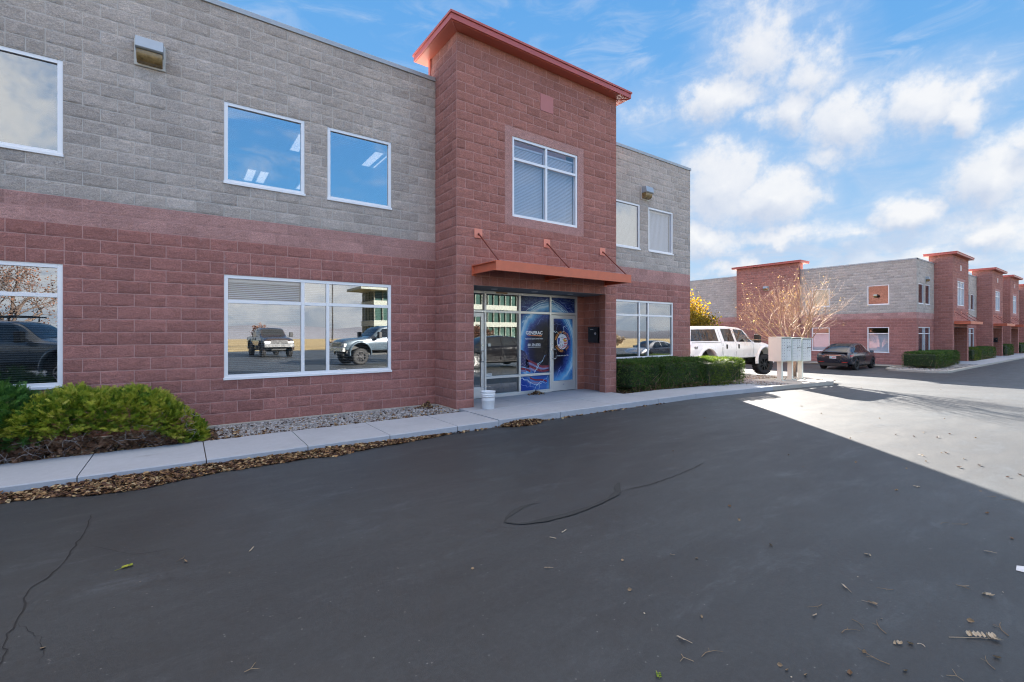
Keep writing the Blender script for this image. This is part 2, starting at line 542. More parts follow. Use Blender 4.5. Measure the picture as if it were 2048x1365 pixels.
def block_wall(name, F, u0, u1, z0, z1, mats, parent, openings=(), ubond=0., fine=True, seed=0, rough=1., half=None):
    """split-face block masonry: every block its own rough face, flush mortar between.
    openings: (u0, u1, z0, z1) holes. half: list of (z0, z1, u0, u1) laid in half blocks"""
    rng = np.random.default_rng(1000 + seed)
    V, Q, MI, T = [], [], [], []
    mj = .0056
    nv = 0

    def emit(a, b, c, d):
        nonlocal nv
        # mortar bed
        for p in ((a, 0, c), (b, 0, c), (b, 0, d), (a, 0, d)): V.append(F(*p))
        Q.append((nv, nv + 1, nv + 2, nv + 3)); MI.append(1); T.append(0.); nv += 4
        w, h = b - a - 2 * mj, d - c - 2 * mj
        if w < .02 or h < .02: return
        e = .018
        if fine:
            nu = max(2, int(round(w / .06))); nz = max(2, int(round(h / .05)))
        else:
            nu = max(1, int(round(w / .2))); nz = 1
        us = np.concatenate([[0], np.linspace(e, w - e, nu + 1), [w]]) + a + mj
        zs = np.concatenate([[0], np.linspace(e, h - e, nz + 1), [h]]) + c + mj
        D = rng.normal(0, .0030 * rough, (len(zs), len(us)))
        D += .0065 * rough + rng.normal(0, .0018 * rough)
        D += np.linspace(-1, 1, len(us))[None, :] * rng.normal(0, .002 * rough) + np.linspace(-1, 1, len(zs))[:, None] * rng.normal(0, .003 * rough)
        D = np.clip(D, .002, .028)
        D[0, :] = D[-1, :] = .0008; D[:, 0] = D[:, -1] = .0008
        t = float(np.clip(rng.normal(0, .2), -.45, .45))
        for j in range(len(zs)):
            for i in range(len(us)):
                V.append(F(us[i], D[j, i], zs[j]))
        W = len(us)
        for j in range(len(zs) - 1):
            for i in range(W - 1):
                k = nv + j * W + i
                Q.append((k, k + 1, k + 1 + W, k + W)); MI.append(0); T.append(t)
        nv += len(us) * len(zs)

    n0 = int(math.floor((z0 - .1024) / CH + 1e-6))
    n1 = int(math.ceil((z1 - .1024) / CH - 1e-6))
    for n in range(n0, n1):
        a, b = max(z0, zc(n)), min(z1, zc(n + 1))
        if b - a < .02: continue
        cuts = sorted({a, b} | {z for o in openings for z in o[2:4] if a + .03 < z < b - .03})
        for c, d in zip(cuts[:-1], cuts[1:]):
            mid = (c + d) / 2
            spans = [(u0, u1)]
            for o in openings:
                if o[2] < mid < o[3]:
                    nsp = []
                    for p, q in spans:
                        if o[1] <= p or o[0] >= q: nsp.append((p, q)); continue
                        if o[0] > p + .03: nsp.append((p, o[0]))
                        if o[1] < q - .03: nsp.append((o[1], q))
                    spans = nsp
            for p, q in spans:
                off = (n % 2) * BW / 2
                k = math.floor((p - ubond - off) / BW)
                edges = [p]
                x = ubond + off + (k + 1) * BW
                while x < q - 1e-4:
                    if x - edges[-1] > .045: edges.append(x)
                    x += BW
                if q - edges[-1] < .045 and len(edges) > 1: edges[-1] = q
                else: edges.append(q)
                if half:
                    ne = [edges[0]]
                    for e0, e1 in zip(edges[:-1], edges[1:]):
                        m_ = (e0 + e1) / 2
                        if e1 - e0 > .3 and any(h[0] < mid < h[1] and h[2] < m_ < h[3] for h in half): ne.append(m_)
                        ne.append(e1)
                    edges = ne
                for e0, e1 in zip(edges[:-1], edges[1:]): emit(e0, e1, c, d)
    return np_obj(name, V, Q, mats, parent, tone=T, mi=MI, smooth=True)


# ------------------------------------------------------------------ windows
def window(F, parent, u0, u1, z0, z1, verts=(), bars=(), glass=None, blind=None, sill=True, rev=None, label=None, fw=.06, dp=-.045, simple=False):
    """aluminium window in a wall opening: part 'window' (its frame), sub-parts pane, blind, sill"""
    f = MB()
    fd0, fd1 = -.11, -.012
    f.fbox(F, u0, u0 + fw, fd0, fd1, z0, z1); f.fbox(F, u1 - fw, u1, fd0, fd1, z0, z1)
    f.fbox(F, u0 + fw, u1 - fw, fd0, fd1, z1 - fw, z1); f.fbox(F, u0 + fw, u1 - fw, fd0, fd1, z0, z0 + fw)
    for v in verts: f.fbox(F, v - fw / 2, v + fw / 2, fd0 + .002, fd1 - .002, z0 + fw, z1 - fw)
    hb = sorted(verts)
    cells = list(zip([u0 + fw] + [v + fw / 2 for v in hb], [v - fw / 2 for v in hb] + [u1 - fw]))
    for b in bars:
        for a, c in cells: f.fbox(F, a, c, fd0 + .004, fd1 - .004, b - fw / 2, b + fw / 2)
    w = f.build('window', ALU, parent, bevel=0 if simple else .003)
    if label: w['label'] = label
    if rev is not None: reveal(F, None, u0, u1, z0, z1, .16, None).build('reveal', rev, w)
    rows = list(zip([z0 + fw] + [b + fw / 2 for b in sorted(bars)], [b - fw / 2 for b in sorted(bars)] + [z1 - fw]))
    i = 0
    for r, (za, zb_) in enumerate(rows):
        for a, c in cells:
            g = glass[min(i, len(glass) - 1)] if isinstance(glass, list) else glass
            MB().fbox(F, a - .006, c + .006, dp - .008, dp, za - .006, zb_ + .006).build('pane', g, w)
            i += 1
    if blind:
        bl = MB()
        for (a, c, za, zb_, tilt) in blind:
            z = za
            while z < zb_:
                h = .038 * math.cos(tilt) * .5; t = .038 * math.sin(tilt) * .5
                for q in (0,):
                    bl.add([F(a, -.13 + h, z - t), F(c, -.13 + h, z - t), F(c, -.13 - h, z + t), F(a, -.13 - h, z + t)], [(0, 1, 2, 3)])
                z += .034
            bl.fbox(F, a, c, -.15, -.11, zb_ - .01, zb_ + .03)
        bl.build('blind', BLIND, w)
    if sill:
        MB().fbox(F, u0 - .012, u1 + .012, -.012, .028, z0 - .03, z0 + .014).build('sill', ALU, w, bevel=.004)
    return w


def reveal(F, parent, u0, u1, z0, z1, depth, mat, name='opening_reveal'):
    b = MB()
    b.quad(F(u0, 0, z0), F(u0, 0, z1), F(u0, -depth, z1), F(u0, -depth, z0))
    b.quad(F(u1, 0, z1), F(u1, 0, z0), F(u1, -depth, z0), F(u1, -depth, z1))
    b.quad(F(u0, 0, z1), F(u1, 0, z1), F(u1, -depth, z1), F(u0, -depth, z1))
    b.quad(F(u1, 0, z0), F(u0, 0, z0), F(u0, -depth, z0), F(u1, -depth, z0))
    return b


def wall_light(F, parent, u, z, w=.4, h=.41, label=None, lit=False):
    """box wall lamp: sloped metal hood over an aged prism glass"""
    b = MB()
    b.fbox(F, u - w / 2, u + w / 2, 0, .035, z - h / 2, z + h / 2)                    # back box
    rim = MB()
    o = b.build('wall_light', LAMPRIM, parent, bevel=.006)
    if label: o['label'] = label
    pr = [(0.035, h / 2), (.20, h * .44), (.235, h * .02), (.205, -h * .02), (.035, -h * .02)]
    MB().prism([(d, z + zz) for d, zz in pr], u - w / 2 + .022, u + w / 2 - .022, 0, lambda d, zz, q: F(q, d, zz)).build('lamp_hood', LAMPHOOD, o, bevel=.006)
    n, prof = 9, []
    for k in range(n):
        a = k / (n - 1) * math.pi / 2
        prof.append((.035 + .16 * math.cos(a) ** .6 * (1 if k < n - 1 else 0), z - h * .03 - (h * .40) * math.sin(a)))
    poly = [(.035, z - h * .025)] + prof
    MB().prism(poly, u - w / 2 + .035, u + w / 2 - .035, 0, lambda d, zz, q: F(q, d, zz)).build('lamp_glass', LENS, o, smooth=False, bevel=.01)
    return o


def coping(F, parent, u0, u1, z, name='parapet_coping', th=.085, over=.03, back=.32):
    b = MB()
    b.fbox(F, u0, u1, -back, over, z - .004, z + th)
    return b.build(name, COPING, parent, bevel=.004)


def eave(parent, x0, x1, y0, y1, z, dz, h=.17):
    """flat projecting metal roof with a two-step fascia"""
    b = MB()
    b.box(x0, x1, y0, y1, z + dz + .0, z + dz + h * .68)
    b.box(x0 - .022, x1 + .022, y0 - .022, y1 + .022, z + dz + h * .70, z + dz + h)
    e = b.build('eave', EAVE, parent, bevel=.004)
    s = MB()
    s.box(x0 + .03, x1 - .03, y0 + .03, y1 - .03, z + dz - .012, z + dz - .002)
    for (xa, xb, ya, yb) in ((x0, x0 + .31, y0, y0 + .31), (x1 - .31, x1, y0, y0 + .31)): pass
    s.build('eave_soffit', TRIM, e)
    g = MB(); g2 = MB()
    g.tube([(x0 + .02, y0 + .02, z + dz - .014), (x0 + .32, y0 + .32, z + dz - .014)], .007, 4)
    g2.tube([(x1 - .02, y0 + .02, z + dz - .014), (x1 - .32, y0 + .32, z + dz - .014)], .007, 4)
    g.build('soffit_seam', EAVE, e); g2.build('soffit_seam', EAVE, e)
    return e


def canopy(F, parent, u0, u1, proj, z0, z1, plates, pz, brackets):
    """steel entrance canopy hung on rods"""
    b = MB(); t = .012; fl = .055

    def channel(P, L0, L1, flip):
        # web and two flanges of a channel beam; P(s, q, z): s along, q across
        b.add([P(L0, 0, z0), P(L1, 0, z0), P(L1, 0, z1), P(L0, 0, z1), P(L0, t, z0), P(L1, t, z0), P(L1, t, z1), P(L0, t, z1)],
              [(0, 1, 2, 3), (7, 6, 5, 4), (3, 2, 6, 7), (4, 5, 1, 0), (0, 3, 7, 4), (1, 5, 6, 2)])
        for za, zb_ in ((z0, z0 + t), (z1 - t, z1)):
            q0, q1 = t, fl
            vs = [P(L0, q0, za), P(L1, q0, za), P(L1, q1, za), P(L0, q1, za), P(L0, q0, zb_), P(L1, q0, zb_), P(L1, q1, zb_), P(L0, q1, zb_)]
            b.add(vs, [(0, 1, 2, 3), (7, 6, 5, 4), (0, 4, 5, 1), (2, 6, 7, 3), (1, 5, 6, 2), (3, 7, 4, 0)])
    channel(lambda s_, q, z: F(s_, proj - q, z), u0, u1, 0)
    c = b.build('canopy', CANOPY, parent, bevel=.002)
    for k, u in enumerate(brackets):
        b = MB()
        sg = -1 if k == 0 else 1
        uu = u0 if k == 0 else (u1 if k == len(brackets) - 1 else u)
        tt = .014
        a0, a1 = (uu + .001, uu + tt) if k == 0 else ((uu - tt, uu - .001) if k == len(brackets) - 1 else (uu - tt / 2, uu + tt / 2))
        b.fbox(F, a0, a1, .014, proj - .014, z0 + .002, z1 - .014)
        f0, f1 = (a1, a1 + .05) if k == 0 else ((a0 - .05, a0) if k == len(brackets) - 1 else (a0 - .05, a0))
        if k == 0: b.fbox(F, a0 - .045, a0, .016, proj - .02, z0 + .002, z0 + .014); b.fbox(F, a0 - .045, a0, .016, proj - .02, z1 - .026, z1 - .014)
        else: b.fbox(F, f0, f1, .016, proj - .06, z0 + .002, z0 + .014)
        b.fbox(F, a0 - .05, a1 + .05, .001, .014, z0 - .03, z1 + .01)                   # fixing plate
        b.build('canopy_bracket', CANOPY, c, bevel=.002)
    MB().fbox(F, u0 + .02, u1 - .02, .02, proj - .02, z1 - .012, z1 + .006).build('canopy_deck', CANOPY, c)
    for u in plates:
        MB().fbox(F, u - .1, u + .1, .012, .024, pz - .1, pz + .1).build('fixing_plate', CANOPYPL, c, bevel=.003)
        r = MB()
        r.tube([F(u, .02, pz), F(u, proj - .06, z1 + .01)], .017, 8)
        r.tube([F(u, .0, pz), F(u, .05, pz - .03)], .022, 8)
        r.build('hanger_rod', ROD, c, smooth=True)
    return c


ROD = pm('dark_red_rod', (.20, .045, .03), .5)
CANOPYPL = pm('salmon_plate', (.76, .28, .20), .6, var=.06)
# ------------------------------------------------------------------ the near building
YW, YT = 9.5, 8.484               # main wall and tower face
TX0, TX1 = 4.66, 9.537
ZG, ZP, ZT = zc(18), zc(36), zc(39) # grey begins, parapet, tower top
XL, XR = -13.0, 14.50
A = thing('office_building', 'near two-storey grey and red block office building with glazed shop entrance', 'office building', (7.0, 9.5, 0))
FM = Frame(0, YW, 1, 0)           # main wall
FT = Frame(0, YT, 1, 0)           # tower face
FTL = Frame(TX0, 0, 0, -1)        # tower side, faces -X: u = -y
FTR = Frame(TX1, 0, 0, 1)
FE = Frame(XR, 0, 0, 1)           # right end wall

UP_W = [(-2.78, -1.463), (.585, 1.90), (2.32, 3.622), (10.50, 11.80), (12.22, 13.52)]
LO_W = [(-4.51, -1.463), (.585, 3.622), (10.54, 13.53)]
op = [(a, b, zc(21), zc(28)) for a, b in UP_W] + [(a, b, zc(4), zc(13)) for a, b in LO_W]
hb = [(zc(28), zc(29), a - .3, b + .3) for a, b in UP_W] + [(zc(13), zc(14), a - .3, b + .3) for a, b in LO_W]
k = 0
for (ua, ub) in ((XL, TX0), (TX1, XR + .008)):
    block_wall('lower_wall', FM, ua, ub, ZB, zc(16), [RED, MORT_R], A, op, .585, seed=1 + k, half=hb)
    block_wall('band_course', FM, ua, ub, zc(16), ZG, [BAND, MORT_R], A, op, .585, seed=3 + k, rough=.35)
    block_wall('upper_wall', FM, ua, ub, ZG, ZP, [GRAY, MORT_G], A, op, .585, seed=5 + k, half=hb)
    coping(FM, A, ua, ub + (.03 if k else 0), ZP)
    k += 1
# right end and the unseen back
block_wall('end_wall', FE, YW - .008, 27.5, ZB - .3, zc(16), [RED, MORT_R], A, (), YW, fine=False, seed=9)
block_wall('end_wall', FE, YW - .008, 27.5, zc(16), ZP, [GRAY, MORT_G], A, (), YW, fine=False, seed=10)
coping(Frame(XR, 0, 0, 1), A, YW + .33, 27.5, ZP)
FSP = Frame(XR + .42, 0, 0, 1)
block_wall('tower_wall', FSP, 16.82, 21.9, ZB - .4, ZT, [TOWER, MORT_R], A, (), 16.8, fine=False, seed=12)
for yy, fr_ in ((16.82, Frame(0, 16.82, 1, 0)), (21.9, None)):
    if fr_: block_wall('tower_side', fr_, XR, XR + .42, ZB - .4, ZT, [TOWER, MORT_R], A, (), XR, fine=False, seed=13)
MB().box(XR - .5, XR + .41, 16.84, 21.89, ZP - .4, ZT - .01).build('tower_back_panel', TRIM, A)
wall_light(FSP, A, 19.3, 6.12)
eave(A, XR - .9, XR + .72, 16.5, 22.2, 8.035, 0)
b = MB()
b.quad((XR, 27.5, -1), (XL, 27.5, -1), (XL, 27.5, ZP), (XR, 27.5, ZP)); b.quad((XL, 27.5, -1), (XL, YW, -1), (XL, YW, ZP), (XL, 27.5, ZP))
b.build('back_wall', GRAY, A)
MB().box(XL + .02, XR - .02, YW + .02, 27.48, 6.78, 6.9).build('roof', ROOF, A)
# rooms behind the windows
b = MB()
for z, m in ((3.40, 0), (6.35, 0)): b.box(XL + .1, XR - .1, YW + .16, 18.0, z - .002, z + .1, m)
b.box(XL + .1, XR - .1, YW + .16, 18.0, .05, .10, 1)
b.box(XL + .1, XR - .1, 18.0, 18.1, .05, 6.4, 0)
for x in (-.9, 4.4, 9.95, 11.98): b.box(x - .06, x + .06, YW + .16, 17.99, .11, 6.34, 0)
b.build('interior_room', [DARKROOM, CARPET], A)
for (x, y) in ((2.45, 12.1), (1.75, 15.4), (4.55 - .3, 12.1), (3.2, 15.4)):
    lit = MB().box(x - .3, x + .3, y - .6, y + .6, 6.33, 6.345).build('ceiling_light', ALU, A)
    for s in (-.16, .16): MB().box(x + s - .1, x + s + .1, y - .56, y + .56, 6.322, 6.329).build('light_tube', TROFFER, lit)
for (x, y) in ((-2.02, 10.55), (-3.3, 11.6)):
    lit = MB().lathe([(.001, 6.335), (.09, 6.335), (.1, 6.348)], 20, at=(x, y, 0)).build('ceiling_light', ALU, A)
    MB().lathe([(.001, 6.331), (.07, 6.331)], 20, at=(x, y, 0)).build('light_disc', TROFFER, lit)
for (x, y) in ((1.2, 11.5), (1.2, 13.8), (2.6, 11.8)):
    lit = MB().box(x - .6, x + .6, y - .15, y + .15, 3.375, 3.39).build('ceiling_light', ALU, A)
    MB().box(x - .56, x + .56, y - .12, y + .12, 3.366, 3.372).build('light_tube', TROFFER, lit)

BZ = zc(4) + .06, zc(13) - .06
bar = 2.275
OPEN, SHUT, HALF = .35, 1.16, .9
z21, z28 = zc(21), zc(28)
window(FM, A, *UP_W[0], z21, z28, rev=MORT_G, glass=GLASS, label='pale upper window reflecting white cloud')
window(FM, A, *UP_W[1], z21, z28, rev=MORT_G, glass=GLASS_UP, blind=[(UP_W[1][0] + .07, UP_W[1][1] - .07, z28 - .22, z28 - .08, .2)])
window(FM, A, *UP_W[2], z21, z28, rev=MORT_G, glass=GLASS_UP, blind=[(UP_W[2][0] + .07, UP_W[2][1] - .07, z28 - .22, z28 - .08, .2)])
window(FM, A, *UP_W[3], z21, z28, rev=MORT_G, glass=GLASS, blind=[(UP_W[3][0] + .07, UP_W[3][1] - .07, z21 + .08, z28 - .1, 1.1)])
window(FM, A, *UP_W[4], z21, z28, rev=MORT_G, glass=GLASS_BL, blind=[(UP_W[4][0] + .07, UP_W[4][1] - .07, z21 + .08, z28 - .1, SHUT)])
z4, z13 = zc(4), zc(13)
G6 = [GLASS, GLASS, GLASS, GLASS_BL, GLASS, GLASS]
lw = lambda a, b_: [(a + .07, b_ - .07, z4 + .08, z13 - .1, .45)]
window(FM, A, *LO_W[0], z4, z13, (-2.78, -3.2), (bar,), rev=MORT_R, glass=GLASS, blind=lw(*LO_W[0]))
window(FM, A, *LO_W[1], z4, z13, (1.872, 2.33), (bar,), rev=MORT_R, glass=G6, blind=[(.66, 1.83, z4 + .08, z13 - .1, .5), (1.92, 2.29, bar + .05, z13 - .1, .6), (2.38, 3.55, z4 + .08, z13 - .1, .35)])
window(FM, A, *LO_W[2], z4, z13, (11.79, 12.23), (bar,), rev=MORT_R, glass=GLASS, blind=[(10.61, 11.74, z4 + .08, z13 - .1, .4), (12.28, 13.46, z4 + .08, z13 - .1, .4)])
wall_light(FM, A, -.435, 6.215, label='aged wall lamp on the grey wall between two upper windows')
wall_light(FM, A, 12.02, 6.17, label='aged wall lamp above the pair of blinded windows')

# ---- tower
OX0, OX1, OZ = TX0 + BW, TX1 - BW, zc(13)
WX0, WX1, WZ0, WZ1 = 6.084, 8.116, zc(21), zc(30)
surround = (WX0 - CH, WX1 + CH, WZ0 - CH, WZ1 + CH)
sq = (6.895, 7.302, zc(34), zc(36))
block_wall('tower_wall', FT, TX0 - .012, TX1 + .012, ZB, ZT, [TOWER, MORT_R], A, [(OX0, OX1, -1, OZ), surround, sq], TX0, seed=20,
           half=[(zc(13), zc(14), OX0 - .1, OX1 + .1)], rough=1.15)
block_wall('tower_side', FTL, -YW, -YT + .0, ZB, ZP, [TOWER, MORT_R], A, (), -YT, seed=21, rough=1.15)
block_wall('tower_side', FTL, -9.76, -YT + .0, ZP, ZT, [TOWER, MORT_R], A, (), -YT, seed=22, rough=1.15)
block_wall('tower_side', FTR, YT, YW, ZB, ZP, [TOWER, MORT_R], A, (), YT, seed=23)
block_wall('tower_side', FTR, YT, 9.76, ZP, ZT, [TOWER, MORT_R], A, (), YT, seed=24)
b = MB(); b.box(TX0 - .03, TX1 + .03, 9.762, 9.80, ZP - .3, ZT); b.box(TX0 - .03, TX0 + .03, 9.70, 9.762, ZP + .08, ZT)
b.build('tower_back_panel', TRIM, A)
# smooth surround of the tower window, one frame of flat block
s0, s1, s2, s3 = surround
b = MB()
for (a, c, d, e) in ((s0, WX0, s2, s3), (WX1, s1, s2, s3), (WX0, WX1, s2, WZ0), (WX0, WX1, WZ1, s3)): b.fbox(FT, a, c, -.1, .004, d, e)
b.build('window_surround', BAND, A)
MB().fbox(FT, sq[0] + .004, sq[1] - .004, -.02, .010, sq[2] + .004, sq[3] - .004).build('pink_square', PINKPLATE, A, bevel=.002)
window(FT, A, WX0, WX1, WZ0, WZ1, (7.1,), (5.70,), GLASS_BL, [(WX0 + .07, 7.06, WZ0 + .08, WZ1 - .18, 1.15), (7.14, WX1 - .07, WZ0 + .08, WZ1 - .18, 1.15)], sill=False)
b = MB(); b.box(WX0 - .1, WX1 + .1, YT + .55, YT + .6, WZ0 - .2, WZ1 + .2); b.build('interior_room', DARKROOM, A)
eave(A, 4.372, 9.825, 8.202, 10.05, 8.035, 0)
canopy(FT, A, 5.06, 9.12, .872, 2.968, 3.166, (5.17, 7.09, 9.0), 3.86, (5.06, 7.09, 9.12))

# ---- recessed entrance
YS = 9.45
FS = Frame(0, YS, 1, 0)
b = MB()
b.box(OX0, OX1, YT + .015, YT + .30, OZ - .001, OZ + .05)
b.box(OX0 - .2, OX1 + .2, YT + .30, YS + .3, OZ - .001, OZ + .05)
b.build('entrance_ceiling', SOFFIT, A)
for x in (5.9, 7.1, 8.3): MB().lathe([(0, OZ - .012), (.07, OZ - .012), (.085, OZ - .001)], 16, at=(x, 8.95, 0)).build('recessed_light', LAMPRIM, A)
RX = 9.29                         # side wall of the recess
FPL = Frame(OX1, 0, 0, -1); FRS = Frame(RX, 0, 0, -1)
block_wall('pier_reveal', FPL, -(YT + .21), -YT, ZB, OZ, [SMOOTH_RED, MORT_R], A, (), -YT, seed=31, rough=.3)
block_wall('recess_wall', FRS, -YS, -(YT + .21), ZB, OZ, [SMOOTH_RED, MORT_R], A, (), -YS, seed=32, rough=.3)
block_wall('recess_wall', FS, 9.03, RX, ZB, OZ, [SMOOTH_RED, MORT_R], A, (), RX, seed=33, rough=.3)
FPR = Frame(OX0, 0, 0, 1)
block_wall('pier_reveal', FPR, YT, YT + .21, ZB, OZ, [SMOOTH_RED, MORT_R], A, (), YT, seed=34, rough=.3)
block_wall('recess_wall', Frame(OX0 - .16, 0, 0, 1), YT + .21, YS, ZB, OZ, [SMOOTH_RED, MORT_R], A, (), YS, seed=35, rough=.3)
MB().box(OX1 + .001, RX, YT + .20, YT + .215, ZB, OZ).build('pier_back', SMOOTH_RED, A)

SZ0, SZ1 = .128, 2.738
mull = [5.035, 5.975, 7.02, 8.05, 9.0]
b = MB(); mw = .055
for i, x in enumerate(mull): b.fbox(FS, x - mw / 2, x + mw / 2, -.11, 0, SZ0, SZ1)
for i, (x0, x1) in enumerate(zip(mull[:-1], mull[1:])):
    a, c = x0 + mw / 2, x1 - mw / 2
    b.fbox(FS, a, c, -.108, -.002, SZ1 - .06, SZ1); b.fbox(FS, a, c, -.108, -.002, 2.215, 2.275)
    if i in (1, 2): b.fbox(FS, a, c, -.108, -.002, SZ0, SZ0 + .085); b.fbox(FS, a, c, -.108, -.002, .595, .655)
b.build('storefront_frame', ALU_D, A, bevel=.003)
MB().fbox(FS, 6.28, 6.62, .0, .012, SZ1 - .045, SZ1 - .008).build('header_tag', pm('brass_tag', (.25, .16, .09), .4, .5), A)
for i, (x0, x1) in enumerate(zip(mull[:-1], mull[1:])):
    a, c = x0 + mw / 2 - .004, x1 - mw / 2 + .004
    rows = [(2.271, SZ1 - .056)] + ([(.651, 2.219), (SZ0 + .081, .599)] if i in (1, 2) else [])
    for r in rows: MB().fbox(FS, a, c, -.06, -.052, *r).build('pane', GLASS_WAVY, A)
MB().fbox(FS, 6.01, 6.19, -.051, -.049, .665, .72).build('window_sticker', STICKER, A)
# lobby behind the glass
b = MB(); b.box(5.0, 9.1, 12.0, 12.05, .1, 2.8, 0); b.box(4.9, 9.2, YS + .12, 12.0, .11, .125, 1); b.box(6.75, 6.93, YS + .35, YS + .5, .126, 2.7, 0); b.box(6.35, 6.72, YS + 1.2, YS + 1.25, .126, 2.7, 2)
b.build('lobby', [DARKROOM, CARPET, BLIND], A)


def leaf_door(x0, x1, hinge, pane_mat, label):
    f = MB(); st = .085
    z0, z1 = SZ0 + .012, 2.205
    f.fbox(FS, x0, x0 + st, -.07, -.02, z0, z1); f.fbox(FS, x1 - st, x1, -.07, -.02, z0, z1)
    f.fbox(FS, x0 + st, x1 - st, -.07, -.02, z1 - .10, z1); f.fbox(FS, x0 + st, x1 - st, -.07, -.02, z0, z0 + .27)
    d = f.build('door', ALU_D, A, bevel=.004)
    d['label'] = label
    MB().fbox(FS, x0 + st - .005, x1 - st + .005, -.05, -.044, z0 + .265, z1 - .095).build('pane', pane_mat, d)
    hx = x0 + st * .55 if hinge == 'r' else x1 - st * .55
    s = 1 if hinge == 'r' else -1
    h = MB(); o = .07
    h.tube([FS(hx, -.02, 1.02), FS(hx, .035, 1.02), FS(hx + s * .05, .045, 1.02), FS(hx + s * o, .045, 1.04), FS(hx + s * o, .045, 1.26), FS(hx + s * .05, .045, 1.28), FS(hx, .035, 1.28), FS(hx, -.02, 1.28)], .013, 10)
    h.build('handle', CHROME, d, smooth=True)
    MB().tube([FS(hx, -.02, 1.42), FS(hx, -.008, 1.42)], .02, 14).build('lock', CHROME, d)
    return d


d1 = leaf_door(5.035 + mw / 2 + .006, 5.975 - mw / 2 - .006, 'l', GLASS_WAVY, 'plain glass entrance door')
d2 = leaf_door(8.05 + mw / 2 + .006, 9.0 - mw / 2 - .006, 'r', GLASS_WAVY, 'entrance door covered with blue printed film')
MB().fbox(FS, 8.5, 8.55, -.02, -.018, .30, .315).build('door_badge', pm('blue_badge', (.05, .08, .3), .4), d2)


# ---- printed window film with lettering
def film_mat():
    m, nt, bs = new_mat('blue_lightning_film')
    v = nt.coord('Object'); x, y, z = nt.sep(v)[0], nt.sep(v)[1], nt.sep(v)[2]
    n1 = nt.noise(v, 2.2, 6, .6, .8); n2 = nt.noise(v, 6, 6, .65, 1.5); n3 = nt.noise(nt.mapping(v, (1, 1, 2.2)), 4, 5, .7, 2.5)
    dx = nt.m('SUBTRACT', x, 8.0); dz = nt.m('SUBTRACT', z, 1.34)
    r = nt.m('SQRT', nt.m('ADD', nt.m('POWER', dx, 2), nt.m('POWER', nt.m('MULTIPLY', dz, .90), 2)))
    r = nt.m('ADD', r, nt.m('MULTIPLY_ADD', n1, .22, -.11))
    base = nt.ramp(r, [(.0, (.004, .004, .010)), (.45, (.006, .006, .016)), (.64, (.010, .014, .06)), (.78, (.03, .06, .27)), (.90, (.12, .40, .72)), (.98, (.62, .80, .88))])
    outer = nt.ramp(nt.m('SUBTRACT', r, .95), [(.0, (.50, .74, .84)), (.06, (.10, .32, .62)), (.18, (.015, .035, .2)), (.5, (.008, .012, .06))])
    c = nt.mix(nt.sstep(r, .94, 1.0), base, outer)
    streak = nt.m('MULTIPLY', nt.sstep(nt.m('ABSOLUTE', nt.m('SUBTRACT', n3, .5)), .022, .0), nt.sstep(r, .55, .95))
    c = nt.mix(nt.m('MULTIPLY', streak, .5), c, (.30, .52, .75))
    c = nt.mix(nt.m('MULTIPLY', nt.sstep(n2, .6, .8), .35), c, (.06, .10, .42))
    low = nt.m('MULTIPLY', nt.sstep(z, .75, .35), nt.sstep(nt.m('ADD', x, nt.m('MULTIPLY', n1, .4)), 7.35, 8.2))
    c = nt.mix(nt.m('MULTIPLY', low, .75), c, (.10, .33, .62))
    c = nt.mix(nt.m('MULTIPLY', nt.sstep(z, .72, .55), nt.m('MULTIPLY', nt.sstep(x, 8.06, 7.9), .75)), c, (.015, .055, .33))
    nt.l.new(c, bs.inputs['Base Color']); bs.inputs['Roughness'].default_value = .25
    bs.inputs['Specular IOR Level'].default_value = .22
    return m


FILM = film_mat()
BOLT = pm('pale_lightning_print', (.55, .75, .86), .3, var=.1)
BOLT2 = pm('blue_lightning_print', (.20, .30, .68), .3, var=.1)
STRIPE_R = pm('dark_red_print', (.20, .015, .045), .25, var=.15)
STRIPE_W = pm('pale_violet_print', (.22, .20, .38), .25, var=.15)
CANTON = pm('navy_print', (.012, .02, .10), .25, var=.15)
WHITEINK = pm('white_lettering', (.78, .78, .80), .4, var=.02)
ORANGEINK = pm('orange_lettering', (.72, .27, .06), .4, var=.05)
ORANGEBAR = pm('orange_bar', (.68, .20, .07), .4, var=.05)
REDINK = pm('red_print', (.52, .03, .05), .4, var=.05)
BLUEINK = pm('blue_print', (.03, .08, .34), .4, var=.05)
GREYINK = pm('grey_print', (.42, .43, .46), .4, var=.05)
BEAK = pm('yellow_print', (.75, .42, .05), .4, var=.05)


def text_mesh(body, size, fat=0., spacing=1.0, align='CENTER'):
    cu = bpy.data.curves.new('lettering', 'FONT')
    cu.body = body; cu.size = size; cu.align_x = align; cu.align_y = 'CENTER'; cu.offset = fat; cu.resolution_u = 3
    cu.space_character = spacing
    o = bpy.data.objects.new('lettering', cu); link(o)
    bpy.context.view_layer.update()
    me = bpy.data.meshes.new_from_object(o.evaluated_get(bpy.context.evaluated_depsgraph_get()))
    vs = [tuple(v.co) for v in me.vertices]; fs = [tuple(p.vertices) for p in me.polygons]
    bpy.data.objects.remove(o); bpy.data.curves.remove(cu)
    return vs, fs


def put_text(mb, F, d, u, z, body, size, fat=0., wscale=1., spacing=1., rot=0., m=0):
    vs, fs = text_mesh(body, size, fat, spacing)
    c, s_ = math.cos(rot), math.sin(rot)
    mb.add([F(u + (x * wscale * c - y * s_), d, z + (x * wscale * s_ + y * c)) for x, y, _ in vs], fs, m)


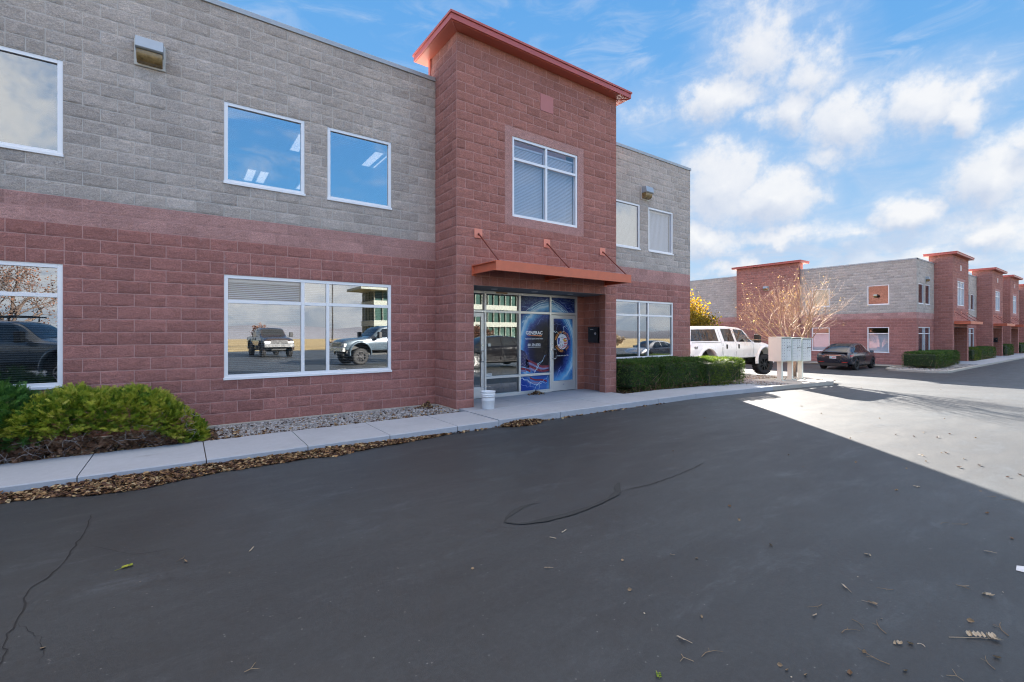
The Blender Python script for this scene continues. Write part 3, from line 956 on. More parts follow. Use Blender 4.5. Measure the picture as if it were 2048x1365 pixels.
def ribbon(mb, F, d, pts, w, m=0):
    """thin flat zigzag band"""
    for k in range(len(pts) - 1):
        (x0, z0), (x1, z1) = pts[k], pts[k + 1]
        L = math.hypot(x1 - x0, z1 - z0) or 1
        nx, nz = -(z1 - z0) / L * w / 2, (x1 - x0) / L * w / 2
        f0 = 1 - .55 * k / len(pts); f1 = 1 - .55 * (k + 1) / len(pts)
        mb.add([F(x0 - nx * f0, d, z0 - nz * f0), F(x1 - nx * f1, d, z1 - nz * f1), F(x1 + nx * f1, d, z1 + nz * f1), F(x0 + nx * f0, d, z0 + nz * f0)], [(0, 1, 2, 3)], m)


def bolt(mb, F, d, a, b, n, amp, w, m, rng, clip, fork=0):
    pts = []
    for k in range(n + 1):
        t = k / n
        j = amp * (1 - abs(2 * t - 1) * .4)
        p = [a[0] + (b[0] - a[0]) * t + rng.uniform(-j, j), a[1] + (b[1] - a[1]) * t + rng.uniform(-j, j)]
        p[0] = min(max(p[0], clip[0] + .01), clip[1] - .01); p[1] = min(max(p[1], clip[2] + .01), clip[3] - .01)
        pts.append(p)
    ribbon(mb, F, d, pts, w, m)
    for q in range(fork):
        i = rng.integers(1, n)
        e = (pts[i][0] + rng.uniform(-.2, .2), pts[i][1] - rng.uniform(.05, .25))
        bolt(mb, F, d, pts[i], e, max(3, n // 2), amp * .7, w * .6, m, rng, clip, 0)


fr = np.random.default_rng(5)
DF = -.0495
fx0, fx1 = 7.02 + mw / 2, 8.05 - mw / 2
dx0, dx1 = d2x = (8.05 + mw / 2 + .091, 9.0 - mw / 2 - .091)
areas = {'t1': (fx0, fx1, 2.277, 2.676), 'm': (fx0, fx1, .657, 2.213), 'b': (fx0, fx1, .215, .593), 't2': (8.05 + mw / 2, 9.0 - mw / 2, 2.277, 2.676)}
b = MB()
for a in areas.values(): b.fbox(FS, a[0], a[1], -.0518, DF - .0008, a[2], a[3])
gfx = b.build('window_graphic', FILM, A)
MB().fbox(FS, dx0, dx1, -.0436, -.0425, .413, 2.104).build('door_graphic', FILM, d2)
DD = -.0415
door_area = (dx0, dx1, .413, 2.104)
# flag in the lower part of the film
b = MB()
mA = areas['m']
wv = lambda x, ph: .05 * math.sin((x - 7.0) * 6.0 + ph)
for k in range(4):
    z0 = 1.02 - k * .115
    n = 14
    xs = [7.25 + (fx1 - 7.25) * i / n if k < 2 else fx0 + (fx1 - fx0) * i / n for i in range(n + 1)]
    for m_, (oa, ob) in ((0, (0, -.062)), (1, (-.062, -.115))):
        for x0, x1 in zip(xs[:-1], xs[1:]):
            sl = lambda x: z0 - .16 * (x - 7.05) + wv(x, k * .3)
            q = [(x0, sl(x0) + ob), (x1, sl(x1) + ob), (x1, sl(x1) + oa), (x0, sl(x0) + oa)]
            if min(p[1] for p in q) > .665: b.add([FS(x, DF, z) for x, z in q], [(0, 1, 2, 3)], m_)
for k in range(3):
    n = 10
    xs = [7.3 + (fx1 - 7.3) * i / n for i in range(n + 1)]
    for x0, x1 in zip(xs[:-1], xs[1:]):
        sl = lambda x: .60 - k * .10 - .28 * (x - 7.3) + .03 * math.sin(x * 9 + k)
        q = [(x0, sl(x0) - .045), (x1, sl(x1) - .045), (x1, sl(x1)), (x0, sl(x0))]
        if max(p[1] for p in q) < .592 and min(p[1] for p in q) > .36: b.add([FS(x, DF, z) for x, z in q], [(0, 1, 2, 3)], k % 2)
b.build('flag_print', [STRIPE_R, STRIPE_W], gfx)
b = MB()
b.add([FS(x, DF, z) for x, z in ((fx0 + .003, .86), (7.36, .80), (7.30, 1.12), (7.20, 1.24), (fx0 + .003, 1.30))], [(0, 1, 2, 3, 4)], 0)
for i in range(5):
    for j in range(4):
        x, z = 7.09 + i * .05 + j * .008, .90 + j * .085 - i * .012 + (i % 2) * .03
        if x < 7.31: b.add([FS(x + .012 * math.cos(a), DF + .0007, z + .012 * math.sin(a)) for a in np.linspace(0, 2 * math.pi, 6)[:-1]], [(0, 1, 2, 3, 4)], 1)
b.build('star_field', [CANTON, STRIPE_W], gfx)
b = MB()
bl = [('m', (7.10, 1.98), (7.44, 2.19), 7, .05, .018, 0, 0), ('m', (7.08, 1.62), (7.62, 2.2), 9, .04, .008, 1, 1), ('m', (7.50, .70), (7.88, 1.10), 9, .05, .016, 0, 2),
      ('m', (7.7, .9), (7.95, 1.15), 6, .03, .008, 1, 0), ('m', (7.2, .75), (7.35, .92), 5, .03, .007, 1, 0), ('m', (7.6, 1.95), (7.9, 2.2), 6, .05, .008, 1, 0),
      ('b', (7.08, .56), (7.5, .36), 8, .035, .016, 0, 1), ('b', (7.5, .36), (7.98, .40), 8, .04, .012, 0, 1), ('b', (7.08, .40), (7.5, .28), 8, .03, .008, 1, 1), ('b', (7.6, .30), (8.0, .55), 7, .04, .010, 0, 1),
      ('t1', (7.25, 2.30), (7.98, 2.62), 12, .05, .012, 0, 2), ('t1', (7.1, 2.40), (7.9, 2.30), 9, .03, .008, 1, 1),
      ('t2', (8.09, 2.60), (8.6, 2.32), 9, .05, .016, 0, 1), ('t2', (8.09, 2.46), (8.72, 2.29), 9, .04, .012, 0, 1), ('t2', (8.4, 2.62), (8.9, 2.3), 8, .04, .008, 1, 1)]
for k, a, c, n, amp, w, m_, fk in bl:
    q = MB(); bolt(q, FS, DF + .0012, a, c, n, amp, w, m_, fr, areas[k], fk); q.build('lightning_bolt', [BOLT, BOLT2], gfx)
for rr, w in ((.98, .016), (1.03, .01), (1.075, .008)):           # arcs of light round the film's ring
    pts = [(8.0 + rr * math.cos(t) * 1.0, 1.40 + rr * math.sin(t) * 1.12) for t in np.linspace(.55, 2.2, 60)]
    for p, q in zip(pts[:-1], pts[1:]):
        for k in ('t1', 't2'):
            ar = areas[k]
            if all(ar[0] < s[0] < ar[1] and ar[2] < s[1] < ar[3] for s in (p, q)): ribbon(b, FS, DF + .0015, [p, q], w, 0)
b.build('light_arc_pattern', [BOLT, BOLT2], gfx)
b = MB()
put_text(b, FS, DF + .002, 7.52, 1.715, 'GENERAC', .125, .004, 1.0)
put_text(b, FS, DF + .002, 7.52, 1.565, 'Authorized Sales & Service Dealer', .052, .0008, .82)
put_text(b, FS, DF + .002, 7.52, 1.40, '801.254.0782', .092, .0022, .86)
b.fbox(FS, 7.31, 7.74, DF, DF + .0015, 1.338, 1.348)
b.add([FS(7.30, DF + .002, 1.648), FS(7.77, DF + .002, 1.625), FS(7.77, DF + .002, 1.66), FS(7.30, DF + .002, 1.656)], [(0, 1, 2, 3)], 1)
b.build('lettering', [WHITEINK, ORANGEBAR], gfx)

b = MB()
for a, c, n, amp, w, m_, fk in (((8.17, 1.78), (8.42, 1.66), 6, .04, .016, 0, 0), ((8.42, 1.66), (8.72, 2.02), 8, .05, .014, 0, 1), ((8.2, 1.92), (8.5, 1.98), 7, .05, .006, 1, 1),
                                ((8.78, 1.62), (8.8, 1.2), 8, .04, .007, 1, 1), ((8.28, .50), (8.46, .80), 7, .04, .009, 1, 2), ((8.85, .70), (8.82, 1.06), 7, .03, .009, 0, 1)):
    q = MB(); bolt(q, FS, DD, a, c, n, amp, w, m_, fr, door_area, fk); q.build('lightning_bolt', [BOLT, BOLT2], d2)
for rr, w in ((.90, .02), (.95, .012), (.85, .009)):
    pts = [(8.0 + rr * math.cos(t), 1.36 + rr * math.sin(t) * 1.12) for t in np.linspace(-.2, 1.0, 50)]
    for p, q in zip(pts[:-1], pts[1:]):
        if all(dx0 < s[0] < dx1 and 1.55 < s[1] < 2.1 for s in (p, q)): ribbon(b, FS, DD, [p, q], w, 0)
b.build('light_arc_pattern', [BOLT, BOLT2], d2)
# round emblem: white eagle head over flag stripes
EX, EZ, ER = 8.50, 1.475, .195
b = MB()
disc = lambda r0, r1, d, m_, x=EX, z=EZ, n=40: b.add([FS(x + r * math.cos(t), d, z + r * math.sin(t) * 1.08) for r in (r0, r1) for t in np.linspace(0, 2 * math.pi, n + 1)[:-1]],
                                                    [(i, (i + 1) % n, n + (i + 1) % n, n + i)[::-1] for i in range(n)], m_)
inside = lambda x, z: (x - EX) ** 2 + ((z - EZ) / 1.08) ** 2 < (ER * .985) ** 2
b.add([FS(EX + ER * math.cos(t), DD + .001, EZ + ER * 1.08 * math.sin(t)) for t in np.linspace(0, 2 * math.pi, 41)[:-1]], [tuple(range(40))], 0)
for k in range(6):                                                   # red stripes low and right
    for i in range(40):
        x0, x1 = EX - .2 + i * .01, EX - .19 + i * .01
        sl = lambda x: EZ - .185 + k * .045 + .20 * max(0, x - EX) + .018 * math.sin((x - EX) * 22)
        q = [(x0, sl(x0)), (x1, sl(x1)), (x1, sl(x1) + .024), (x0, sl(x0) + .024)]
        if all(inside(*p) for p in q) and (k < 2 or x0 > EX + .045): b.add([FS(x, DD + .0018, z) for x, z in q], [(0, 1, 2, 3)], 1)
for i in range(30):                                                  # blue field at the left
    x0, x1 = EX - .2 + i * .005, EX - .195 + i * .005
    zt, zl = EZ + .10 + .1 * (x0 - EX + .2), EZ - .07
    if all(inside(*p) for p in ((x0, zt), (x1, zl))) and x0 < EX - .085: b.add([FS(x0, DD + .0018, zl), FS(x1, DD + .0018, zl), FS(x1, DD + .0018, zt), FS(x0, DD + .0018, zt)], [(0, 1, 2, 3)], 2)
head = [(-.10, -.12), (-.03, -.155), (.06, -.10), (.055, -.03), (.03, .0), (.055, .03), (.06, .075), (.02, .12), (-.04, .125), (-.085, .08), (-.105, .0)]
b.add([FS(EX + x, DD + .0026, EZ + z) for x, z in head], [tuple(range(len(head)))], 0)
for pl in ([(-.10, -.10), (-.05, -.06), (-.03, -.14)], [(-.02, -.15), (.0, -.05), (.045, -.10)], [(-.09, .0), (-.055, .03), (-.07, -.05)], [(-.03, .02), (.0, .0), (-.03, -.05)]):
    b.add([FS(EX + x, DD + .0032, EZ + z) for x, z in pl], [(0, 1, 2)], 3)
b.add([FS(EX + x, DD + .0034, EZ + z) for x, z in ((.03, .075), (.10, .065), (.155, .03), (.135, -.015), (.10, .012), (.04, .015))], [tuple(range(6))], 4)
b.add([FS(EX + x, DD + .0036, EZ + z) for x, z in ((.0, .065), (.03, .06), (.03, .075), (.005, .08))], [(0, 1, 2, 3)], 5)
b.add([FS(EX + x, DD + .0036, EZ + z) for x, z in ((-.09, .10), (.0, .135), (.06, .10), (.0, .122))], [(0, 1, 2, 3)], 5)
b.build('eagle_emblem', [WHITEINK, REDINK, BLUEINK, GREYINK, BEAK, INK], d2)
b = MB()
for txt, R0, a0, a1, flip in (('AMERICAN ELECTRIC', .245, 165, 15, 0), ('COMPANY, INC.', .245, 208, 338, 1)):
    for k, ch in enumerate(txt):
        t = R(a0 + (a1 - a0) * (k / (len(txt) - 1)))
        if ch == ' ': continue
        put_text(b, FS, DD + .0016, EX + R0 * math.cos(t), EZ + R0 * 1.08 * math.sin(t), ch, .086, .0022, .82, rot=(t - math.pi / 2) if not flip else (t + math.pi / 2), m=1)
put_text(b, FS, DD + .0016, EX + .02, 1.095, 'Quality Service Since 1972', .046, .0008, .82)
b.build('lettering', [WHITEINK, ORANGEINK], d2)
b = MB(); put_text(b, FS, -.0485, 6.10, .692, 'No Soliciting', .028, .0004); b.build('lettering', INK, A)
# ------------------------------------------------------------------ the far building, same family, lower ground
DZ = -.60
B = thing('office_building', 'far two-storey grey and red block office row with four red capped towers', 'office building', (60, 9.5, DZ))
X2 = 41.0
TW = [(45.35, 50.2), (59.4, 64.25), (68.4, 73.25), (82.4, 87.25)]
G2 = Frame(0, YW, 1, 0, DZ); T2 = Frame(0, YT, 1, 0, DZ)
S2 = Frame(X2, 0, 0, -1, DZ)
def wx(o): return [(o - 3.88, o - 2.67), (o - 2.22, o - 1.05)]
ups, los = [], []
for k, (a, b_) in enumerate(TW):
    ups += wx(a); los.append((a - 3.88, a - 1.05))
    if k != 1: ups += [(b_ + 1.0, b_ + 2.2), (b_ + 2.65, b_ + 3.85)]; los.append((b_ + 1.0, b_ + 3.85))
ups = [u for u in ups if not (64.2 < u[0] < 68.5)] + [(65.3, 66.3), (66.7, 67.6)]
los = [u for u in los if not (64.2 < u[0] < 68.5)] + [(65.3, 67.6)]
op2 = [(a, b_, zc(21), zc(28)) for a, b_ in ups] + [(a, b_, zc(4), zc(13)) for a, b_ in los]
edges = [X2 - .008] + [x for t in TW for x in t] + [100.0]
for k in range(0, len(edges), 2):
    ua, ub = edges[k], edges[k + 1]
    fine = False
    block_wall('lower_wall', G2, ua, ub, ZB, zc(16), [RED, MORT_R], B, op2, X2, fine, 40 + k)
    block_wall('band_course', G2, ua, ub, zc(16), ZG, [BAND, MORT_R], B, op2, X2, fine, 50 + k, .35)
    block_wall('upper_wall', G2, ua, ub, ZG, ZP, [GRAY, MORT_G], B, op2, X2, fine, 60 + k)
    coping(G2, B, ua, ub, ZP)
GLS = glass_mat('far_side_glass', .07, (.62, .62, .60), .0)
GL2 = glass_mat('far_glass', .20, (.62, .62, .64), .0)
for a, b_ in sorted(ups)[:6]:
    window(G2, B, a, b_, zc(21), zc(28), glass=GL2, simple=True, blind=[(a + .07, b_ - .07, zc(21) + .1, zc(28) - .1, .5)])
for a, b_ in sorted(los)[:4]:
    window(G2, B, a, b_, zc(4), zc(13), (a + (b_ - a) * .43, a + (b_ - a) * .57), (2.275,), GL2, simple=True, blind=[(a + .07, b_ - .07, zc(4) + .1, zc(13) - .1, .7)])
for a, b_ in sorted(ups)[6:]: window(G2, B, a, b_, zc(21), zc(28), glass=GL2, simple=True)
for a, b_ in sorted(los)[4:]: window(G2, B, a, b_, zc(4), zc(13), (a + (b_ - a) * .43, a + (b_ - a) * .57), (2.275,), GL2, simple=True)
# side wall (u = -y), with its own shallow tower
SU = [(-12.29, -11.0), (-15.97, -14.72)]
sop = [(a, b_, zc(21), zc(28)) for a, b_ in SU] + [(a, b_, zc(4), zc(13)) for a, b_ in SU]
block_wall('lower_wall', S2, -44.0, -YW + .008, ZB - .2, zc(16), [RED, MORT_R], B, sop, -YW, False, 70)
block_wall('band_course', S2, -44.0, -YW + .008, zc(16), ZG, [BAND, MORT_R], B, sop, -YW, False, 71, .35)
block_wall('upper_wall', S2, -44.0, -YW + .008, ZG, ZP, [GRAY, MORT_G], B, sop, -YW, False, 72)
coping(S2, B, -44.0, -YW + .03, ZP)
for k, (a, b_) in enumerate(SU):
    window(S2, B, a, b_, zc(21), zc(28), glass=GLS, simple=True)
    window(S2, B, a, b_, zc(4), zc(13), (), (2.275,), GLASS_BL, simple=True, blind=[(a + .07, b_ - .07, zc(4) + .1, zc(13) - .5, SHUT)])
PX = X2 - .42
SP = Frame(PX, 0, 0, -1, DZ)
block_wall('tower_wall', SP, -21.9, -16.82, ZB - .2, ZT, [TOWER, MORT_R], B, (), -16.8, False, 80)
block_wall('tower_side', Frame(0, 16.82, 1, 0, DZ), PX, X2, ZB - .2, ZT, [TOWER, MORT_R], B, (), PX, False, 81)
MB().box(PX + .01, X2 + .5, 16.83, 21.88, ZP + DZ - .5, ZT + DZ - .01).build('tower_back_panel', TRIM, B)
wall_light(SP, B, -19.3, 6.12, .42, .40)
eave(B, PX - .3, X2 + .9, 16.5, 22.2, 8.035, DZ)
wall_light(G2, B, 43.2, 6.15, .42, .40)
for k, (a, b_) in enumerate(TW):
    o0, o1 = a + BW, b_ - BW
    c = (a + b_) / 2
    sr = (c - 1.016 - CH, c + 1.016 + CH, zc(20), zc(31))
    q = (c - .2, c + .2, zc(34), zc(36))
    block_wall('tower_wall', T2, a - .01, b_ + .01, ZB, ZT, [TOWER, MORT_R], B, [(o0, o1, -1, zc(13)), sr, q], a, False, 90 + k, 1.2)
    block_wall('tower_side', Frame(a, 0, 0, -1, DZ), -9.76, -YT, ZB, ZT, [TOWER, MORT_R], B, (), -YT, False, 100 + k, 1.2)
    block_wall('tower_side', Frame(b_, 0, 0, 1, DZ), YT, 9.76, ZB, ZT, [TOWER, MORT_R], B, (), YT, False, 110 + k, 1.2)
    MB().box(a - .02, b_ + .02, 9.762, 9.8, ZP + DZ - .3, ZT + DZ).build('tower_back_panel', TRIM, B)
    sb = MB()
    for (u0, u1, z0, z1) in ((sr[0], c - 1.016, sr[2], sr[3]), (c + 1.016, sr[1], sr[2], sr[3]), (c - 1.016, c + 1.016, sr[2], zc(21)), (c - 1.016, c + 1.016, zc(30), sr[3])):
        sb.fbox(T2, u0, u1, -.1, .004, z0, z1)
    sb.build('window_surround', BAND, B)
    MB().fbox(T2, q[0], q[1], -.02, .01, q[2], q[3]).build('pale_square', pm('pale_stucco', (.7, .6, .58), .8), B)
    window(T2, B, c - 1.016, c + 1.016, zc(21), zc(30), (c,), (5.70,), GLASS_BL, simple=True, sill=False,
           blind=[(c - .95, c + .95, zc(21) + .1, zc(30) - .15, 1.1)])
    MB().box(c - 1.1, c + 1.1, YT + .5, YT + .55, zc(20) + DZ, zc(31) + DZ).build('interior_room', DARKROOM, B)
    eave(B, a - .29, b_ + .29, 8.2, 10.05, 8.035, DZ)
    canopy(T2, B, o0, o1, .872, 2.968, 3.166, (o0 + .11, c, o1 - .11), 3.86, (o0, c, o1))
    rb = MB()
    rb.box(o0, o1, YT + .015, YS + .3, zc(13) + DZ, zc(13) + DZ + .05)
    rb.build('entrance_ceiling', SOFFIT, B)
    block_wall('recess_wall', Frame(o1, 0, 0, -1, DZ), -YS, -YT, ZB, zc(13), [SMOOTH_RED, MORT_R], B, (), -YS, False, 120 + k, .3)
    block_wall('recess_wall', Frame(o0, 0, 0, 1, DZ), YT, YS, ZB, zc(13), [SMOOTH_RED, MORT_R], B, (), YS, False, 130 + k, .3)
    sf = Frame(0, YS, 1, 0, DZ)
    st = MB()
    for x in np.linspace(o0 + .03, o1 - .03, 5): st.fbox(sf, x - .03, x + .03, -.1, 0, .13, zc(13))
    for z in (.16, 2.24, zc(13) - .03): st.fbox(sf, o0 + .06, o1 - .06, -.099, -.002, z - .03, z + .03)
    st.build('storefront_frame', ALU_D, B)
    MB().fbox(sf, o0, o1, -.06, -.05, .13, zc(13)).build('pane', GL2, B)
MB().box(X2 + .02, 99.9, YW + .02, 43.9, 6.78 + DZ, 6.9 + DZ).build('roof', ROOF, B)
ir = MB(); ir.box(X2 + .1, 99.8, YW + 4, YW + 4.1, DZ - .4, 6.3 + DZ); ir.box(X2 + .1, 99.8, YW + .2, 43.8, 3.3 + DZ, 3.4 + DZ); ir.box(X2 + 4, X2 + 4.1, YW + 4.2, 43.8, DZ - .4, 6.3 + DZ)
ir.build('interior_room', DARKROOM, B)
MB().quad((100, 43.95, -2), (X2, 43.95, -2), (X2, 43.95, ZP + DZ), (100, 43.95, ZP + DZ)).build('back_wall', GRAY, B)
# letter boxes
def letter_box(x, y, z, label, w=.36):
    t = thing('letter_box', label, 'letter box', (x, y, z), 'black letter boxes in the entrances')
    b = MB()
    b.add([(x, y, z), (x, y + w, z), (x, y + w, z + .44), (x, y, z + .44), (x - .13, y, z + .03), (x - .13, y + w, z + .03), (x - .13, y + w, z + .42), (x - .13, y, z + .42)],
          [(4, 7, 6, 5), (0, 1, 2, 3), (0, 4, 5, 1), (3, 2, 6, 7), (0, 3, 7, 4), (1, 5, 6, 2)])
    b.build('box', BLACK, t, bevel=.006)
    MB().box(x - .14, x - .001, y - .006, y + w + .006, z + .425, z + .45).build('lid', BLACK, t, bevel=.005)
    MB().tube([(x - .129, y + .075, z + .27), (x - .142, y + .075, z + .27)], .034, 18).build('lock', CHROME, t)
    MB().box(x - .1335, x - .13, y + .16, y + .27, z + .375, z + .385).build('maker_plate', STICKER, t)
    return t


letter_box(RX - .002, 8.80, 1.43, 'black steel letter box with round lock on the near entrance side wall')
letter_box(64.25 - BW - .002, 8.75, 1.43 + DZ, 'tiny black letter box in the second entrance of the far building')
# ------------------------------------------------------------------ ground
def sheet(name, xs, ys, dz, mat, kind='structure', zf=zg):
    X, Y = np.meshgrid(xs, ys)
    V = np.stack([X, Y, zf(X) + dz - (.02 * np.clip(-Y - 45, 0, 400) if name == 'ground' else 0)], -1).reshape(-1, 3)
    n = len(xs); Q = []
    for j in range(len(ys) - 1):
        for i in range(n - 1):
            k = j * n + i; Q.append((k, k + 1, k + 1 + n, k + n))
    o = np_obj(name, V, Q, mat, smooth=True)
    return tag(o, kind=kind)


xs = np.concatenate([[-900, -200, -60, -20], np.arange(0, 42, 1.5), [60, 100, 140, 300, 900]])
sheet('ground', xs, [-900, -450, -300, -120, -60, -45, -30, 0, 30, 60, 120, 900], -.06, DRYGRASS)
xs = np.concatenate([[-60, -30, -15, -5], np.arange(0, 42, 1.5), [50, 60, 80, 100, 130]])
tag(sheet('parking_lot', xs, [-30, -20, -10, 0, 7, 12, 20, 30, 45, 60], 0, ASPHALT), 'dark worn asphalt of the parking lot')
th = np.linspace(math.pi * 1.0, math.pi * 2.0, 90)
V, Q = [], []
for i, t in enumerate(th):
    hh = 8 + 20 * vnoise(i * .21, 3) + 6 * vnoise(i * .9, 4)
    for r, z in ((860, -22), (875, hh * .55 - 12), (900, hh - 12)): V.append((r * math.cos(t), r * math.sin(t), z))
for i in range(len(th) - 1):
    for j in range(2): Q.append((i * 3 + j, i * 3 + 3 + j, i * 3 + 4 + j, i * 3 + 1 + j))
tag(np_obj('hills', V, Q, pm('distant_hill', (.13, .135, .16), .95, var=.2, scale=.01), smooth=True), 'low blue brown hills on the horizon behind the camera', kind='structure')


def walk_piece(b, x0, x1, y0, y1, top, m=0, front=.012, rx=.0):
    """concrete slab with an eased front edge that follows the fall of the ground"""
    n = max(1, int((x1 - x0) / 1.3))
    X = np.linspace(x0, x1, n + 1)
    for a, c in zip(X[:-1], X[1:]):
        za, zc_ = float(zg(a)), float(zg(c))
        v = []
        for x, z in ((a, za), (c, zc_)):
            v += [(x, y0 + .0, z - .2), (x, y0 + .012, z + top - front), (x, y0 + .012 + front, z + top), (x, y1, z + top), (x, y1, z - .2)]
        b.add(v, [(0, 5, 6, 1), (1, 6, 7, 2), (2, 7, 8, 3), (3, 8, 9, 4), (0, 1, 2, 3, 4), (9, 8, 7, 6, 5)], m)


b = MB()
YK = 6.965
js = [-12.96 + 1.2 * k for k in range(15)]
js = [j for j in js if j < 4.3] + [4.70]
for a, c in zip(js[:-1], js[1:]): walk_piece(b, a + .006, c - .006, YK, 8.2, .112 + .003 * math.sin(a * 5))
js = [4.70, 6.2, 7.75, 9.35]
for a, c in zip(js[:-1], js[1:]):
    walk_piece(b, a + .004, c - .004, YK, 8.05, .128)
    walk_piece(b, a + .004, c - .004, 8.057, 9.36, .128)
    walk_piece(b, a + .004, c - .004, 9.362, 9.56, .127)
js = [9.35, 10.9, 12.4, 13.9, 15.1]
for a, c in zip(js[:-1], js[1:]): walk_piece(b, a + .004, c - .004, YK, 8.05, .128)
b.build('sidewalk', CONC)
tag(bpy.data.objects['sidewalk'], 'pale concrete sidewalk along the near building', kind='structure')
b = MB(); b.box(-13, 4.72, 7.0, 8.19, -.2, .095); b.box(4.72, 9.36, 7.0, 9.5, -.2, .115); b.build('sidewalk_joint', DIRT); tag(bpy.data.objects['sidewalk_joint'], kind='structure')
# foundation strip at the wall foot
b = MB(); b.box(-13, 4.63, 9.40, 9.53, -.2, .115); b.box(4.60, 4.68, 8.42, 9.40, -.2, .115); b.box(9.54, 14.5, 9.40, 9.53, -.3, .10)
b.build('foundation_strip', CONC_W); tag(bpy.data.objects['foundation_strip'], kind='structure')

# kerb of the mailbox island: one sweep round the rounded end
def kerb_path(x0, x1, yf, yb, r):
    p = [(x, yf) for x in np.arange(x0, x1 - r, .7)]
    for t in np.linspace(-90, 0, 8): p.append((x1 - r + r * math.cos(R(t)), yf + r + r * math.sin(R(t))))
    for t in np.linspace(0, 90, 8): p.append((x1 - r + r * math.cos(R(t)), yb - r + r * math.sin(R(t))))
    p += [(x, yb) for x in np.arange(x1 - r, x0, -.7)]
    return p


def sweep_kerb(name, path, w=.16, h=.13, label=None):
    P = np.array(path); T = np.gradient(P, axis=0); T /= np.linalg.norm(T, axis=1, keepdims=True)
    N = np.stack([T[:, 1], -T[:, 0]], 1)                 # outward, to the right of travel
    prof = [(0.0, -.2), (-.012, h - .02), (-.03, h), (-w, h), (-w, -.2)]
    V, Q = [], []
    for p, n in zip(P, N):
        for d, z in prof: V.append((p[0] + n[0] * d, p[1] + n[1] * d, float(zg(p[0])) + z))
    k = len(prof)
    for i in range(len(P) - 1):
        for j in range(k - 1): Q.append((i * k + j, (i + 1) * k + j, (i + 1) * k + j + 1, i * k + j + 1))
    o = np_obj(name, V, Q, CONC_W)
    return tag(o, label, kind='structure')


sweep_kerb('kerb', kerb_path(15.1, 20.9, YK, 10.2, 1.3), label='rounded concrete kerb of the gravel island')
xs = np.arange(14.4, 20.95, .5)
def island(name, x0, x1, y0, y1, top, mat):
    xs = np.linspace(x0, x1, 14)
    return sheet(name, xs, [y0, (y0 + y1) / 2, y1], top, mat)


island('gravel_bed', 14.5, 20.75, 7.1, 10.1, .085, GRAVELBASE)
island('gravel_bed', 9.5, 14.5, 8.05, 9.45, .085, DIRT)
b = MB(); b.box(-13, .9, 8.19, 9.45, -.2, .075); b.build('planting_bed', DIRT); tag(bpy.data.objects['planting_bed'], kind='structure')
b = MB(); b.box(.9, 4.62, 8.19, 9.45, -.2, .072); b.build('gravel_bed', GRAVELBASE); tag(b and bpy.data.objects['gravel_bed.002'], kind='structure')
# concrete pad under the mailboxes
b = MB(); walk_piece(b, 17.0, 20.2, 7.12, 8.75, .118); b.build('mailbox_pad', CONC_W); tag(bpy.data.objects['mailbox_pad'], kind='structure')
# far building: walk, bed and kerbs
b = MB()
for a in np.arange(45.2, 98, 1.5): b.box(a + .005, a + 1.495, 6.97, 8.2, -.9, -.62 + .14)
for (a, c) in TW: b.box(a, c, 8.2, 9.5, -.9, -.62 + .141)
b.build('sidewalk', CONC); tag(bpy.data.objects['sidewalk.001'], 'pale concrete walk in front of the far building', kind='structure')
path = [(38.6, y) for y in np.arange(44, 10.9, -2)] + [(38.6 - .6 + .6 * math.cos(R(t)), 10.5 - .5 * math.sin(R(t)) - .0) for t in (0, 45, 90)] + [(36.6, 9.95)]
path += [(36.4 - .9 * math.sin(R(t)), 9.05 + .9 * math.cos(R(t))) for t in (20, 50, 80)] + [(35.5, 8.3)] + [(36.6 - 1.1 * math.cos(R(t)), 8.0 - 1.1 * math.sin(R(t))) for t in (10, 40, 70, 90)]
path += [(x, 6.9 + .05) for x in np.arange(38, 99, 3)]
sweep_kerb('kerb', path, label='concrete kerb round the far building')
V = [(38.5, 44), (38.5, 10.3), (36.5, 9.85), (35.65, 8.2), (36.6, 7.1), (45.2, 7.05), (45.2, 9.5), (41, 9.5), (41, 44)]
b = MB(); b.add([(x, y, -.62 + .09) for x, y in V], [(0, 1, 7, 8), (1, 2, 7), (2, 3, 4, 5, 6, 7)]); b.build('gravel_bed', GRAVELBASE); tag(bpy.data.objects['gravel_bed.003'], kind='structure')
b = MB()
for (a, c) in ((50.2, 59.4), (64.25, 68.4), (73.25, 82.4)): b.box(a, c, 8.2, 9.5, -.9, -.62 + .10)
b.build('planting_bed', DIRT); tag(bpy.data.objects['planting_bed.001'], kind='structure')


# cracks and seals: thin tar lines lying on the asphalt
def crack(name, pts, w, mat, seed=0, jit=.02, zoff=.004, step=.05, label=None):
    rng = np.random.default_rng(seed)
    P = np.array(pts, float); seg = np.linalg.norm(np.diff(P, axis=0), axis=1); s_ = np.concatenate([[0], np.cumsum(seg)])
    t = np.arange(0, s_[-1], step)
    X = np.interp(t, s_, P[:, 0]) + np.cumsum(rng.normal(0, jit * .35, len(t))) * .4 + rng.normal(0, jit * .3, len(t))
    Y = np.interp(t, s_, P[:, 1]) + np.cumsum(rng.normal(0, jit * .35, len(t))) * .4 + rng.normal(0, jit * .3, len(t))
    D = np.stack([np.gradient(X), np.gradient(Y)], 1); D /= np.linalg.norm(D, axis=1, keepdims=True) + 1e-9
    ww = w * (.35 + 1.0 * vnoise(t * 7, seed)) * np.clip(np.minimum(t, s_[-1] - t) / .25 + .15, 0, 1)
    V, Q = [], []
    for i in range(len(t)):
        for sgn in (-1, 1): V.append((X[i] - D[i, 1] * ww[i] * sgn / 2, Y[i] + D[i, 0] * ww[i] * sgn / 2, float(zg(X[i])) + zoff))
    for i in range(len(t) - 1): Q.append((2 * i, 2 * i + 1, 2 * i + 3, 2 * i + 2))
    return tag(np_obj(name, V, Q, mat), label, kind='structure')
